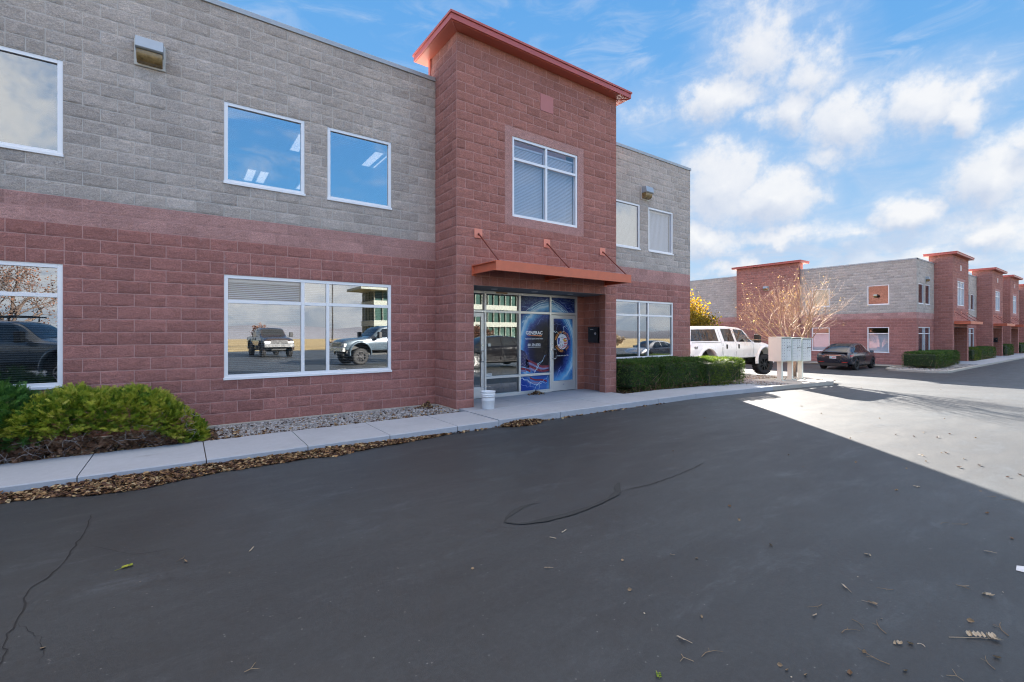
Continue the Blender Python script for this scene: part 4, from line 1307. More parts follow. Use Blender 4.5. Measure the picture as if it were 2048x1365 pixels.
crack('road_crack', [(-0.706, 5.838), (-0.688, 5.418), (-0.711, 5.086), (-0.728, 4.703), (-0.774, 4.482), (-0.841, 4.363), (-0.816, 4.151), (-0.803, 3.897), (-0.794, 3.702), (-0.762, 3.605), (-0.769, 3.2)], .009, CRACK, 1, .02, label='long dark crack in the asphalt')
crack('crack_seal', [(2.372, 3.43), (2.45, 3.5), (2.556, 3.562), (2.76, 3.634), (2.916, 3.605)], .06, SEAL, 2, .01)
crack('crack_seal', [(2.36, 3.43), (2.451, 3.3), (2.688, 3.237), (2.969, 3.207), (3.325, 3.229), (3.646, 3.29), (3.80, 3.353), (3.9, 3.45), (4.083, 3.571)], .065, SEAL, 3, .01, .008, label='old sealed crack curving across the asphalt')
crack('road_crack', [(3.85, 3.36), (4.217, 3.326), (4.58, 3.325), (5.002, 3.379), (5.6, 3.45)], .012, CRACK, 4, .02)
crack('road_crack', [(-.62, 5.0), (-.3, 4.6), (.1, 4.5)], .003, CRACK, 5, .03)
crack('road_crack', [(-.80, 3.9), (-.66, 3.6), (-.6, 3.3)], .004, CRACK, 6, .03)
b = MB(); b.add([(x, y, .004) for x, y in ((4.886, 0.579), (4.891, 0.535), (5.02, 0.548), (4.99, 0.588))], [(0, 1, 2, 3)]); b.build('road_marking', PAINT); tag(bpy.data.objects['road_marking'], 'worn end of a white painted line', kind='structure')

# ------------------------------------------------------------------ small templates
def leaf_tpl(w=.45, fold=.18, curl=.25):
    """pointed leaf of unit length along +x, folded on its midrib and curled"""
    V, F = [], []
    xs = [0, .3, .65, 1.0]; ws = [.05, .5 * w * 2 * .9, .5 * w * 2 * .75, .02]
    for x, ww in zip(xs, ws):
        z = curl * (x - .5) ** 2 * 2
        V += [(x - .5, -ww, z + fold * ww * 2), (x - .5, 0, z), (x - .5, ww, z + fold * ww * 2)]
    for i in range(3):
        for j in range(2): F.append((i * 3 + j, (i + 1) * 3 + j, (i + 1) * 3 + j + 1, i * 3 + j + 1))
    return np.array(V), np.array(F)


def flat_leaf(w=.3):
    return np.array([(0, 0, 0), (.45, -w, .05), (1, 0, .0), (.45, w, .05)], float), np.array([(0, 1, 2, 3)])


def spray_tpl(rng, n=8, w=.027, L=1.0):
    """feathery evergreen spray along +x: paired thin blades"""
    V, F = [], []
    def blade(p, d, ln, ww):
        d = np.array(d, float); d /= np.linalg.norm(d)
        s_ = np.cross(d, (0, 0, 1)); s_ = s_ / (np.linalg.norm(s_) + 1e-9) * ww
        b = len(V); p = np.array(p, float)
        V.extend([p, p + d * ln * .5 + s_, p + d * ln, p + d * ln * .5 - s_]); F.append((b, b + 1, b + 2, b + 3))
    blade((0, 0, 0), (1, 0, .08), L, w * .8)
    for i in range(n):
        t = (i + .6) / (n + .4) * .82
        for sgn in (-1, 1):
            a = rng.uniform(.45, .75)
            ln = .42 * (1 - t * .55) * rng.uniform(.8, 1.2)
            blade((t, 0, .05 * t), (math.cos(a), sgn * math.sin(a), rng.uniform(-.1, .35)), ln, w)
    return np.array(V), np.array(F)


LT, LF = leaf_tpl()
FL, FF = flat_leaf()
SPR = [spray_tpl(np.random.default_rng(k)) for k in range(3)]


def scatter_leaves(name, P, size, mat, parent=None, tone=None, flat=.5, tpl=(LT, LF), seed=0):
    rng = np.random.default_rng(seed)
    n = len(P)
    d = np.stack([np.cos(a := rng.uniform(0, 2 * math.pi, n)), np.sin(a), rng.normal(0, flat, n)], 1)
    M = rot_to(d, rng.normal(0, flat * 1.2, n))
    V, F = scatter(tpl[0], tpl[1], P, M, size)
    t = rng.random(n) if tone is None else tone
    return np_obj(name, V, F, mat, parent, tone=np.repeat(t, len(tpl[1])))


# ------------------------------------------------------------------ leaf litter (nobody could count it)
def litter_strip(rng, x0, x1, n, wf, yk=YK, hmax=.055):
    x = rng.uniform(x0, x1, n)
    w = np.maximum(wf(x), .02)
    t = rng.random(n) ** 1.25
    y = yk - .015 - t * w
    h = hmax * np.clip(w / .3, .2, 1) * (1 - t) ** 1.1
    return np.stack([x, y, zg(x) + .008 + h * rng.uniform(.7, 1.1, n)], 1)


wf1 = lambda x: (.15 + .25 * np.exp(-((x + .35) / .55) ** 2) + .16 * vnoise(x * 2.3, 4) + .08 * vnoise(x * 7, 5)) * np.clip((3.6 - x) / 1.6, 0, 1) ** .6 * np.clip((x + 8) / 2, 0, 1)
rng = np.random.default_rng(11)
# a low mound carries the leaves
xsm = np.arange(-7, 3.58, .05)
V, Q = [], []
prof = [(0, 1), (.15, .9), (.4, .55), (.7, .22), (1, 0)]
for x in xsm:
    w = float(wf1(np.array([x]))[0]) * 1.0
    for t, h in prof: V.append((x, YK - .005 - t * w,   .004 + .045 * min(1, w / .3) * h * (.8 + .4 * float(vnoise(np.array([x * 9.]), 2)[0]))))
for i in range(len(xsm) - 1):
    for j in range(4): Q.append((i * 5 + j, i * 5 + j + 1, (i + 1) * 5 + j + 1, (i + 1) * 5 + j))
moundm = pm('leaf_crumbs', (.10, .055, .032), .95, var=.4, scale=40, bump=.9, bscale=90, bdist=.01)
mound = tag(np_obj('leaf_litter', V, Q, moundm, smooth=True), 'brown leaf crumbs heaped along the kerb', 'leaf litter', kind='stuff')
P = np.concatenate([litter_strip(rng, -4.5, -.9, 2300, wf1), litter_strip(rng, -.9, 1.6, 3200, wf1), litter_strip(rng, 1.6, 3.6, 1900, wf1)])
tag(scatter_leaves('leaf_litter', P, rng.uniform(.022, .06, len(P)), LITTER, seed=1, flat=.32, tpl=leaf_tpl(.5, .10, .15)), 'brown and tan fallen leaves heaped along the left kerb', 'leaf litter', kind='stuff')
wf2 = lambda x: .20 * np.sin(np.clip((x - 4.72) / .95, 0, 1) * math.pi) ** .6 + .02
P = np.concatenate([litter_strip(rng, 4.72, 5.68, 900, wf2, hmax=.09), litter_strip(rng, 3.4, 4.72, 60, lambda x: .06 + 0 * x), litter_strip(rng, 5.6, 9.5, 140, lambda x: .05 + 0 * x, hmax=.02)])
tag(scatter_leaves('leaf_litter', P, rng.uniform(.03, .06, len(P)), LITTER, seed=2), 'dark dead leaves drifted against the kerb by the entrance', 'leaf litter', kind='stuff')
# leaves on the beds
P = np.stack([rng.uniform(-4.5, .75, 1900), 8.2 + rng.random(1900) ** 2 * .9 - .02, np.full(1900, .09)], 1); P[:, 2] += rng.uniform(0, .035, 1900)
P2 = np.stack([rng.uniform(.7, 4.55, 420), 8.22 + rng.random(420) ** 2.2 * 1.0, rng.uniform(.095, .12, 420)], 1)
P3 = np.stack([rng.uniform(9.6, 15.2, 900), 8.06 + rng.random(900) ** 1.5 * .5, np.full(900, .10)], 1); P3[:, 2] += zg(P3[:, 0]) + rng.uniform(0, .03, 900)
P4 = np.stack([4.38 - np.abs(rng.normal(0, .16, 260)), 9.27 - np.abs(rng.normal(0, .16, 260)), np.zeros(260)], 1)
P4[:, 2] = .10 + .14 * np.exp(-((4.42 - P4[:, 0]) ** 2 + (9.3 - P4[:, 1]) ** 2) / .035) * rng.uniform(.5, 1.05, 260)
P5 = np.stack([7.45 + rng.normal(0, .13, 150), 9.30 + rng.normal(0, .05, 150), np.zeros(150)], 1); P5[:, 2] = .135 + .075 * np.exp(-((P5[:, 0] - 7.45) / .12) ** 2) * rng.random(150)
P6 = np.stack([rng.uniform(15.0, 20.4, 500), rng.uniform(8.8, 10.0, 500), np.zeros(500)], 1); P6[:, 2] = zg(P6[:, 0]) + .10 + rng.uniform(0, .03, 500)
P = np.concatenate([P, P2, P3, P4, P5, P6])
tag(scatter_leaves('leaf_litter', P, rng.uniform(.03, .06, len(P)), LITTER, seed=3), 'fallen leaves lying over the planting beds', 'leaf litter', kind='stuff')

# ------------------------------------------------------------------ stones
def stone_tpl():
    import itertools
    c = np.array(list(itertools.product((-1, 1), repeat=3)), float)
    V = [p * .62 for p in c] + [np.array(p) for p in ((1, 0, 0), (-1, 0, 0), (0, 1, 0), (0, -1, 0), (0, 0, 1), (0, 0, -1))]
    idx = {tuple(p): i for i, p in enumerate(c)}
    F = []
    for ax in range(3):
        for s in (-1, 1):
            o = [a for a in range(3) if a != ax]
            ring = []
            for (u, v) in ((-1, -1), (1, -1), (1, 1), (-1, 1)):
                p = [0, 0, 0]; p[ax] = s; p[o[0]] = u; p[o[1]] = v; ring.append(idx[tuple(p)])
            ctr = 8 + ax * 2 + (0 if s > 0 else 1)
            F += [(ring[0], ring[1], ring[2], ctr), (ring[0], ctr, ring[2], ring[3])]
    return np.array(V), np.array(F)


ST, SF = stone_tpl()


def stones(name, P, size, seed, label):
    rng = np.random.default_rng(seed); n = len(P)
    d = rng.normal(0, 1, (n, 3)); M = rot_to(d, rng.uniform(0, 6.28, n))
    M = M * (rng.uniform(.55, 1.1, (n, 1, 3)))
    V, F = scatter(ST, SF, P, M, size)
    return tag(np_obj(name, V, F, STONES, tone=np.repeat(np.clip(rng.normal(.55, .25, n), 0, 1), len(SF)), smooth=False), label, 'gravel', kind='stuff')


n = 5200
P = np.stack([rng.uniform(.45, 4.6, n), rng.uniform(8.22, 9.40, n), np.zeros(n)], 1); P[:, 2] = .082 + .02 * rng.random(n)
stones('gravel', P, rng.uniform(.012, .034, n), 1, 'grey and white river gravel between the sidewalk and the red wall')
n = 4200
P = np.stack([rng.uniform(14.6, 20.5, n), rng.uniform(7.15, 9.9, n), np.zeros(n)], 1)
ok = ~((P[:, 0] > 16.95) & (P[:, 0] < 20.25) & (P[:, 1] < 8.8)); P = P[ok]; n = len(P); P[:, 2] = zg(P[:, 0]) + .095 + .015 * rng.random(n)
stones('gravel', P, rng.uniform(.015, .04, n), 2, 'grey gravel around the mailboxes')
n = 2600
P = np.stack([rng.uniform(36, 45, n), rng.uniform(7.15, 9.4, n), np.full(n, -.62 + .10)], 1)
stones('gravel', P, rng.uniform(.02, .05, n), 3, 'pale gravel at the corner of the far building')
t = tag(MB().add([tuple(np.array(v) * (.085, .07, .05) + (3.55, 8.75, .115)) for v in ST], [tuple(f) for f in SF]).build('landscape_rock', pm('pale_rock', (.36, .34, .33), .9, var=.2, bump=.3)), 'round pale rock larger than the gravel around it', 'rock')
t = tag(MB().add([tuple(np.array(v) * (.07, .055, .045) + (-1.05, 8.28, .12)) for v in ST], [tuple(f) for f in SF]).build('landscape_rock', pm('tan_rock', (.34, .27, .19), .9, var=.2, bump=.3)), 'tan rock under the golden juniper beside the sidewalk', 'rock')

# ------------------------------------------------------------------ evergreen shrubs
def juniper(label, x0, x1, yf, yb, h, zlow, n, mat, seed, size=(.09, .17), dead=True, endx=.5):
    rng = np.random.default_rng(seed)
    t = thing('juniper_shrub', label, 'shrub', ((x0 + x1) / 2, (yf + yb) / 2, .08))
    bump = lambda x, ph: .5 + .5 * np.sin(x * 4.1 + seed + ph) * np.cos(x * 1.9 + ph * 2)
    x = rng.uniform(x0, x1, n)
    s_ = np.clip(np.minimum((x - x0) / .4, (x1 - x) / endx), 0, 1)
    taper = .30 + .70 * s_ ** .55
    ph = rng.uniform(-.20, 1.05, n) * math.pi * .62 + .12
    rr = np.where(rng.random(n) < .68, rng.uniform(.86, 1.06, n), rng.uniform(.5, .9, n)) * (.92 + .16 * bump(x * 1.7, ph))
    b2 = np.sin(x * 13 + ph * 7 + seed) * np.cos(x * 6.3 - ph * 9)
    rr = rr * (1 + .11 * b2)
    cy = (yf + yb) / 2; ry = (yb - yf) / 2
    hh = (h(x) if callable(h) else np.full(n, h)) * (.88 + .2 * bump(x, 0))
    zl = zlow * (1 - .8 * np.clip((x - (x1 - .70)) / .5, 0, 1)) if callable(h) else zlow
    zz = .08 + zl + (hh - zl) * taper * rr * np.sin(np.clip(ph, -.25, 3))
    yy = cy - ry * np.cos(ph) * rr * (.6 + .4 * taper) + rng.normal(0, .02, n)
    P = np.stack([x, yy, np.maximum(zz, .14)], 1)
    d = np.stack([rng.normal(0, .75, n) + (x - (x0 + x1) / 2) * .25, -np.cos(ph) * .9 + rng.normal(0, .35, n), np.abs(np.sin(ph)) * .8 + .25 + rng.normal(0, .3, n)], 1)
    M = rot_to(d, rng.normal(0, .8, n))
    sz = rng.uniform(*size, n)
    tone = np.clip(.50 + .25 * (bump(x * 2.3 + yy * 5, 1.3) - .4) + .22 * b2 + rng.normal(0, .17, n), 0, 1)
    V, F, T = [], [], []
    base = 0
    for k in range(3):
        sel = np.arange(n) % 3 == k
        v, f = scatter(SPR[k][0], SPR[k][1], P[sel], M[sel], sz[sel])
        V.append(v); F.append(f + base); base += len(v); T.append(np.repeat(tone[sel], len(SPR[k][1])))
    np_obj('foliage', np.concatenate(V), np.concatenate(F), mat, t, tone=np.concatenate(T))
    if dead:
        m = int((x1 - x0) * 620)
        P = np.stack([rng.uniform(x0, x1 - .2, m), yf + .05 + np.abs(rng.normal(0, .16, m)), rng.uniform(.12, zlow + .10, m)], 1)
        d = np.stack([rng.normal(0, 1, m), rng.normal(-.4, .6, m), rng.normal(-.15, .5, m)], 1)
        v, f = scatter(SPR[0][0], SPR[0][1], P, rot_to(d, rng.uniform(0, 6, m)), rng.uniform(.06, .13, m))
        np_obj('dead_sprays', v, f, TWIG_B, t, tone=np.repeat(rng.random(m), len(SPR[0][1])))
        b = MB()
        for q in range(int((x1 - x0) * 75)):
            p = np.array([rng.uniform(x0, x1 - .1), yf + rng.uniform(.0, .35), rng.uniform(.10, zlow + .12)])
            d = np.array([rng.normal(0, 1), rng.normal(-.3, .5), rng.normal(.1, .5)]); d /= np.linalg.norm(d)
            pts = [p]
            for s2 in range(4):
                d = d + rng.normal(0, .45, 3); d /= np.linalg.norm(d); pts.append(np.maximum(pts[-1] + d * rng.uniform(.04, .10), (-99, -99, .09)))
            r0 = rng.uniform(.002, .005)
            b.tube(pts, [r0 * (1 - .18 * i) for i in range(5)], 4)
        b.build('dead_twigs', TWIG_G, t)
        for q in range(7):
            xx = x0 + (x1 - x0) * (q + .5) / 7
            MB().tube([(xx, cy, .06), (xx + rng.normal(0, .1), cy - .1, .25), (xx + rng.normal(0, .3), cy - .3, .5)], [.03, .022, .01], 6).build('stem', BARK_D, t)
    # shaded core so that no wall shows through
    return t


hj = lambda x: .78 - .50 * np.clip((x + .62) / .95, 0, 1) ** 1.3 - .10 * np.clip((-1.35 - x) / .5, 0, 1)
juniper('large golden green juniper spreading over bare brown twigs by the sidewalk', -1.95, .27, 8.12, 9.35, hj, .40, 9500, JUN_GOLD, 3, (.06, .13))
juniper('dark green juniper at the foot of the lower left window', -3.9, -1.45, 8.15, 9.4, 0.97, .30, 5600, JUN_DARK, 8, (.09, .17))


def hedge(label, x0, x1, yf, yb, h, n, mat, seed, base=None, group='clipped hedge shrubs', size=(.045, .10), expo=8., name='hedge_shrub', brown=.10):
    """clipped shrub: leaves over a soft-cornered box, thin and brown low down"""
    rng = np.random.default_rng(seed)
    zb = float(zg((x0 + x1) / 2)) + .09 if base is None else base
    t = thing(name, label, 'hedge', ((x0 + x1) / 2, (yf + yb) / 2, zb), group)
    c = np.array([(x0 + x1) / 2, (yf + yb) / 2, zb + h * .5]); r = np.array([(x1 - x0) / 2, (yb - yf) / 2, h * .5])
    ar = np.array([r[1] * r[2] * 1.2, r[0] * r[2] * 1.6, r[0] * r[1] * 1.5]); ar /= ar.sum()
    ax = rng.choice(3, n, p=ar)
    q = rng.uniform(-1, 1, (n, 3))
    side = np.where(ax == 2, 1.0, np.where(ax == 1, np.where(rng.random(n) < .75, -1.0, 1.0), np.where(rng.random(n) < .5, -1.0, 1.0)))
    q[np.arange(n), ax] = side
    k = (np.abs(q) ** expo).sum(1) ** (1 / expo)
    q = q / k[:, None]
    wob = 1 + .035 * np.sin(q[:, 0] * r[0] * 7 + seed) * np.cos(q[:, 1] * 4 + seed) + .02 * np.sin(q[:, 0] * r[0] * 19) * np.sin(q[:, 2] * 9)
    dep = rng.uniform(.90, 1.02, n)
    dep[rng.random(n) < .3] *= .92
    P = c + q * r * wob[:, None] - (1 - dep)[:, None] * q * .5
    P[:, 2] = np.maximum(P[:, 2], zb + .05)
    nrm = np.sign(q) * np.abs(q) ** (expo - 1)
    nrm /= np.linalg.norm(nrm, axis=1, keepdims=True)
    dd = nrm * .8 + rng.normal(0, .55, (n, 3)) + np.array([0, 0, .25])
    M = rot_to(dd, rng.uniform(0, 6.28, n))
    low = np.clip((zb + h * .5 - P[:, 2]) / (h * .5), 0, 1)
    keep = rng.random(n) > low * .22
    tone = np.clip(.42 + rng.normal(0, .2, n) + .16 * np.sin(P[:, 0] * 6 + P[:, 2] * 5) * np.cos(P[:, 2] * 9 + P[:, 0] * 3), 0, .93)
    tone = np.where(rng.random(n) < brown * (.3 + low * 2.0), 1.0, tone)
    P, M, tone = P[keep], M[keep], tone[keep]
    m = len(P)
    V, F, T = [], [], []; b0 = 0
    for j in range(3):
        s_ = np.arange(m) % 3 == j
        v, f = scatter(SPR[j][0] * (1, 1.15, 1), SPR[j][1][:7], P[s_], M[s_], rng.uniform(*size, s_.sum()))
        V.append(v); F.append(f + b0); b0 += len(v); T.append(np.repeat(tone[s_], 7))
    np_obj('foliage', np.concatenate(V), np.concatenate(F), mat, t, tone=np.concatenate(T))
    b = MB()
    for i in range(int(12 * (x1 - x0))):
        x, y = rng.uniform(x0 + .05, x1 - .05), yf + rng.uniform(.02, .5)
        p = [(x, y, zb), (x + rng.normal(0, .08), y + rng.normal(0, .06), zb + .2), (x + rng.normal(0, .14), y + rng.normal(0, .1), zb + h * .6)]
        b.tube(p, [.009, .006, .003], 4)
    b.build('dead_twigs', BARK, t)  # the hedge's own stems, rising from the ground
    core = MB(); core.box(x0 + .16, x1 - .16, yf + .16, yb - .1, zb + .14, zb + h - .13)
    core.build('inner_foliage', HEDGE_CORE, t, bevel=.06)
    return t


hedge('dark green clipped shrub beside the brick pier of the near building', 9.62, 11.25, 8.06, 9.35, .84, 9500, HEDGE, 1, brown=.16)
hedge('middle clipped shrub under the lower right window of the near building', 11.05, 13.15, 8.0, 9.35, .87, 11500, HEDGE, 2, brown=.14)
hedge('sunlight-painted yellow green clipped shrub at the near building corner, facing the white truck', 13.0, 15.3, 7.85, 9.3, .86, 11500, HEDGE_SUNLIT, 4, brown=.06)
zb2 = -.62 + .09
hedge('big clipped hedge shrub round the corner of the far building', 37.6, 41.6, 7.75, 9.5, 1.0, 7500, HEDGE, 5, zb2, 'hedge shrubs of the far building', (.08, .15))
hedge('clipped shrub between the corner hedge and the first far tower', 41.4, 45.2, 8.05, 9.4, .98, 6000, HEDGE, 6, zb2, 'hedge shrubs of the far building', (.08, .15), brown=.2)
hedge('light green shrub just past the first far tower', 50.6, 53.3, 8.2, 9.4, 1.0, 2600, HEDGE_SUNLIT, 7, zb2, 'hedge shrubs of the far building', (.09, .16))
hedge('middle dark shrub between the first two far towers', 53.4, 56.6, 8.2, 9.4, 1.0, 2600, HEDGE, 9, zb2, 'hedge shrubs of the far building', (.09, .16), brown=.2)
hedge('dark shrub against the second far tower', 56.6, 59.2, 8.2, 9.4, 1.0, 2200, HEDGE, 10, zb2, 'hedge shrubs of the far building', (.09, .16))
hedge('tall green shrub between the second and third far towers', 64.6, 68.2, 8.2, 9.4, 1.1, 2200, HEDGE, 12, zb2, 'hedge shrubs of the far building', (.10, .17))
hedge('green shrub past the third far tower at the picture edge', 73.6, 78.5, 8.2, 9.4, 1.1, 2200, HEDGE, 13, zb2, 'hedge shrubs of the far building', (.10, .17))


# ------------------------------------------------------------------ deciduous trees
def grow(rng, b, p, d, L, r, level, tips, maxl, spread=.5, up=.25, n0=5, mats=(0, 0)):
    pts = [p]; dd = np.array(d, float)
    segs = 4
    for i in range(segs):
        dd = dd + rng.normal(0, .13, 3) + np.array([0, 0, up * .12]); dd /= np.linalg.norm(dd)
        pts.append(pts[-1] + dd * L / segs)
    rad = [r * (1 - .5 * i / segs) for i in range(segs + 1)]
    b.tube(pts, rad, 6 if level < 2 else 4 if level < 3 else 3, mats[0] if level < 2 else mats[1], caps=False)
    if level >= maxl:
        tips.append((pts[-1], dd)); tips.append((pts[2], dd)); return
    k = n0 if level == 0 else rng.integers(4, 7)
    for q in range(k):
        i = segs if q == 0 else rng.integers(2, segs + 1)
        t = rng.normal(0, spread, 3); t -= dd * np.dot(t, dd)
        nd = dd + t + np.array([0, 0, up * .3]); nd /= np.linalg.norm(nd)
        grow(rng, b, pts[i], nd, L * rng.uniform(.55, .8), rad[i] * (.8 if q == 0 else .6), level + 1, tips, maxl, spread, up, n0, mats)
    tips.append((pts[-1], dd))


def vase_tree(name, label, loc, H, seed, barks, leafmat, nleaf, leafsize, stems=6, maxl=3, trunk=1.0, rad=.09, lean=.55, spread=.5, up=.25, first=.45):
    rng = np.random.default_rng(seed)
    t = thing(name, label, 'tree', loc)
    p0 = np.array(loc, float)
    b = MB(); tips = []
    pts = [p0 - (0, 0, .1), p0 + (.02, 0, trunk * .5), p0 + (.0, .02, trunk)]
    b.tube(pts, [rad * 1.25, rad, rad * .95], 10)
    b.build('trunk', barks[0], t, smooth=True)
    b = MB()
    for k in range(stems):
        a = k * 2 * math.pi / stems + rng.normal(0, .3)
        ln = lean * rng.uniform(.5, 1.25)
        d = np.array([math.cos(a) * ln, math.sin(a) * ln, 1.0]); d /= np.linalg.norm(d)
        grow(rng, b, p0 + (0, 0, trunk * rng.uniform(.8, 1.0)), d, H * first, rad * .5, 1, tips, maxl, spread, up)
    b.build('branches', list(barks), t, smooth=True)
    T = np.array([q[0] for q in tips])
    if nleaf:
        P = T[rng.integers(0, len(T), nleaf)] + rng.normal(0, leafsize[1] * 1.4, (nleaf, 3))
        scatter_leaves('leaves', P, rng.uniform(*leafsize, nleaf), leafmat, t, flat=.9, seed=seed, tpl=(LT * (1, 1.1, 1), LF))
    return t


vase_tree('bare_tree', 'nearly bare multi-stem tree with a few orange leaves behind the mailboxes', (21.2, 8.95, float(zg(21.2)) + .08), 5.0, 5, (BARK, BARK_P), LEAF_O, 620, (.026, .05), stems=9, maxl=4, trunk=1.15, rad=.10, lean=.9, spread=.50, up=.40, first=.325)


def crown_tree(name, label, loc, H, crown, seed, leafmat, n, lsz, trunk=1.4, clumps=26):
    """tree with a leafy crown: clumps of leaves on limbs, gaps between"""
    rng = np.random.default_rng(seed)
    t = thing(name, label, 'tree', loc)
    p0 = np.array(loc, float); c = p0 + (0, 0, crown[3]); r = np.array(crown[:3])
    b = MB(); b.tube([p0 - (0, 0, .1), p0 + (.05, 0, trunk), c], [.13, .10, .04], 8)
    b.build('trunk', BARK_D, t, smooth=True)
    d = rng.normal(0, 1, (clumps, 3)); d /= np.linalg.norm(d, axis=1, keepdims=True)
    C = c + d * r * rng.uniform(.45, 1.0, (clumps, 1))
    b = MB()
    for q in C: b.tube([p0 + (0, 0, rng.uniform(trunk * .8, crown[3])), (p0 + (0, 0, crown[3]) + q) / 2 + rng.normal(0, .1, 3), q], [.04, .025, .008], 5)
    b.build('limbs', BARK_D, t)
    i = rng.integers(0, clumps, n)
    P = C[i] + rng.normal(0, 1, (n, 3)) * r * .20
    tone = np.clip(rng.normal(.5, .22, n) + (np.arange(clumps)[i] % 5 - 2) * .08, 0, 1)
    scatter_leaves('crown', P, rng.uniform(*lsz, n), leafmat, t, tone=tone, flat=.9, seed=seed)
    return t


crown_tree('autumn_tree', 'bright yellow autumn tree behind the near building corner', (26.2, 18.4, -.45), 4.7, (1.75, 1.75, 1.75, 3.5), 21, LEAF_Y, 5200, (.09, .16), clumps=34)
crown_tree('autumn_tree', 'smaller olive yellow tree in front of the yellow one by the white truck', (24.9, 16.0, -.42), 3.3, (1.25, 1.25, 1.2, 2.3), 22, LEAF_OL, 3600, (.08, .14), trunk=.9, clumps=24)
# trees standing behind the camera, mirrored in the windows
vase_tree('bare_tree', 'large bare russet tree mirrored in the left windows', (-6.2, -9.0, 0), 6.6, 31, (BARK_D, BARK_D), LEAF_R, 2600, (.06, .10), stems=8, maxl=4, trunk=1.6, rad=.16, lean=.8, spread=.55, up=.2, first=.30)
for k, (x, y, s_) in enumerate(((14, -33, .8), (19, -31.5, .9), (24, -32.5, .8), (29, -31, 1.0), (45, -33, 1.0), (52, -31, .9), (60, -34, 1.1))):
    crown_tree('dry_bush', ['small', 'round', 'low', 'broad', 'shaggy', 'pale', 'far'][k] + ' tan dry bush along the lot edge, mirrored in the lower right window', (x, y, -.3), 2, (s_ * 1.4, s_ * 1.2, s_ * .8, s_ * .7), 60 + k, LEAF_T, 700, (.15, .3), .3, 14)
for k, (x, y, s_) in enumerate(((-18, -44, 1.6), (9, -52, 1.4), (26, -48, 1.5), (38, -42, 1.6), (33, -36, 1.2))):
    crown_tree('conifer' if k == 0 else 'shrub_tree', ['small dark conifer mirrored at the field edge', 'brown bush mirrored on the straw field', 'russet bush mirrored beside the glass offices', 'tall russet bush mirrored in the entrance glass', 'low russet bush mirrored in the entrance glass'][k], (x, y, -.3), 3, (s_, s_, s_ * 1.1, s_ * 1.2), 40 + k, LEAF_R if k else JUN_DARK, 1500, (.16, .3), .5, 16)
# ------------------------------------------------------------------ vehicles
def loft_sections(st, n):
    """stations (x, zb, w, zmid, zbelt, wr, zt) -> dense smooth stations"""
    S_ = np.array(st, float)
    x = np.linspace(S_[0, 0], S_[-1, 0], n)
    x = np.unique(np.concatenate([x, S_[:, 0]]))
    out = [x]
    for k in range(1, S_.shape[1]):
        X, Y = S_[:, 0], S_[:, k]
        h = np.diff(X); dl = np.diff(Y) / h
        m = np.zeros(len(X)); m[0], m[-1] = dl[0], dl[-1]
        for i in range(1, len(X) - 1):
            m[i] = 0 if dl[i - 1] * dl[i] <= 0 else 2 / (1 / dl[i - 1] + 1 / dl[i])
        i = np.clip(np.searchsorted(X, x, side='right') - 1, 0, len(X) - 2)
        t = (x - X[i]) / h[i]
        out.append((2 * t**3 - 3 * t**2 + 1) * Y[i] + (t**3 - 2 * t**2 + t) * h[i] * m[i] + (-2 * t**3 + 3 * t**2) * Y[i + 1] + (t**3 - t**2) * h[i] * m[i + 1])
    return np.stack(out, 1)


def section(s, crown=.03):
    x, zb, w, zm, zbl, wr, zt = s
    return [(0, zb), (w * .80, zb), (w * .955, zb + (zm - zb) * .16), (w, zm), (w * .99, zm + (zbl - zm) * .55), (w * .955, zbl), ((w * .945 + wr) / 2, (zbl + zt - .06) / 2), (wr, zt - .055), (wr * .88, zt - .012), (wr * .5, zt + crown * .6), (0, zt + crown)]


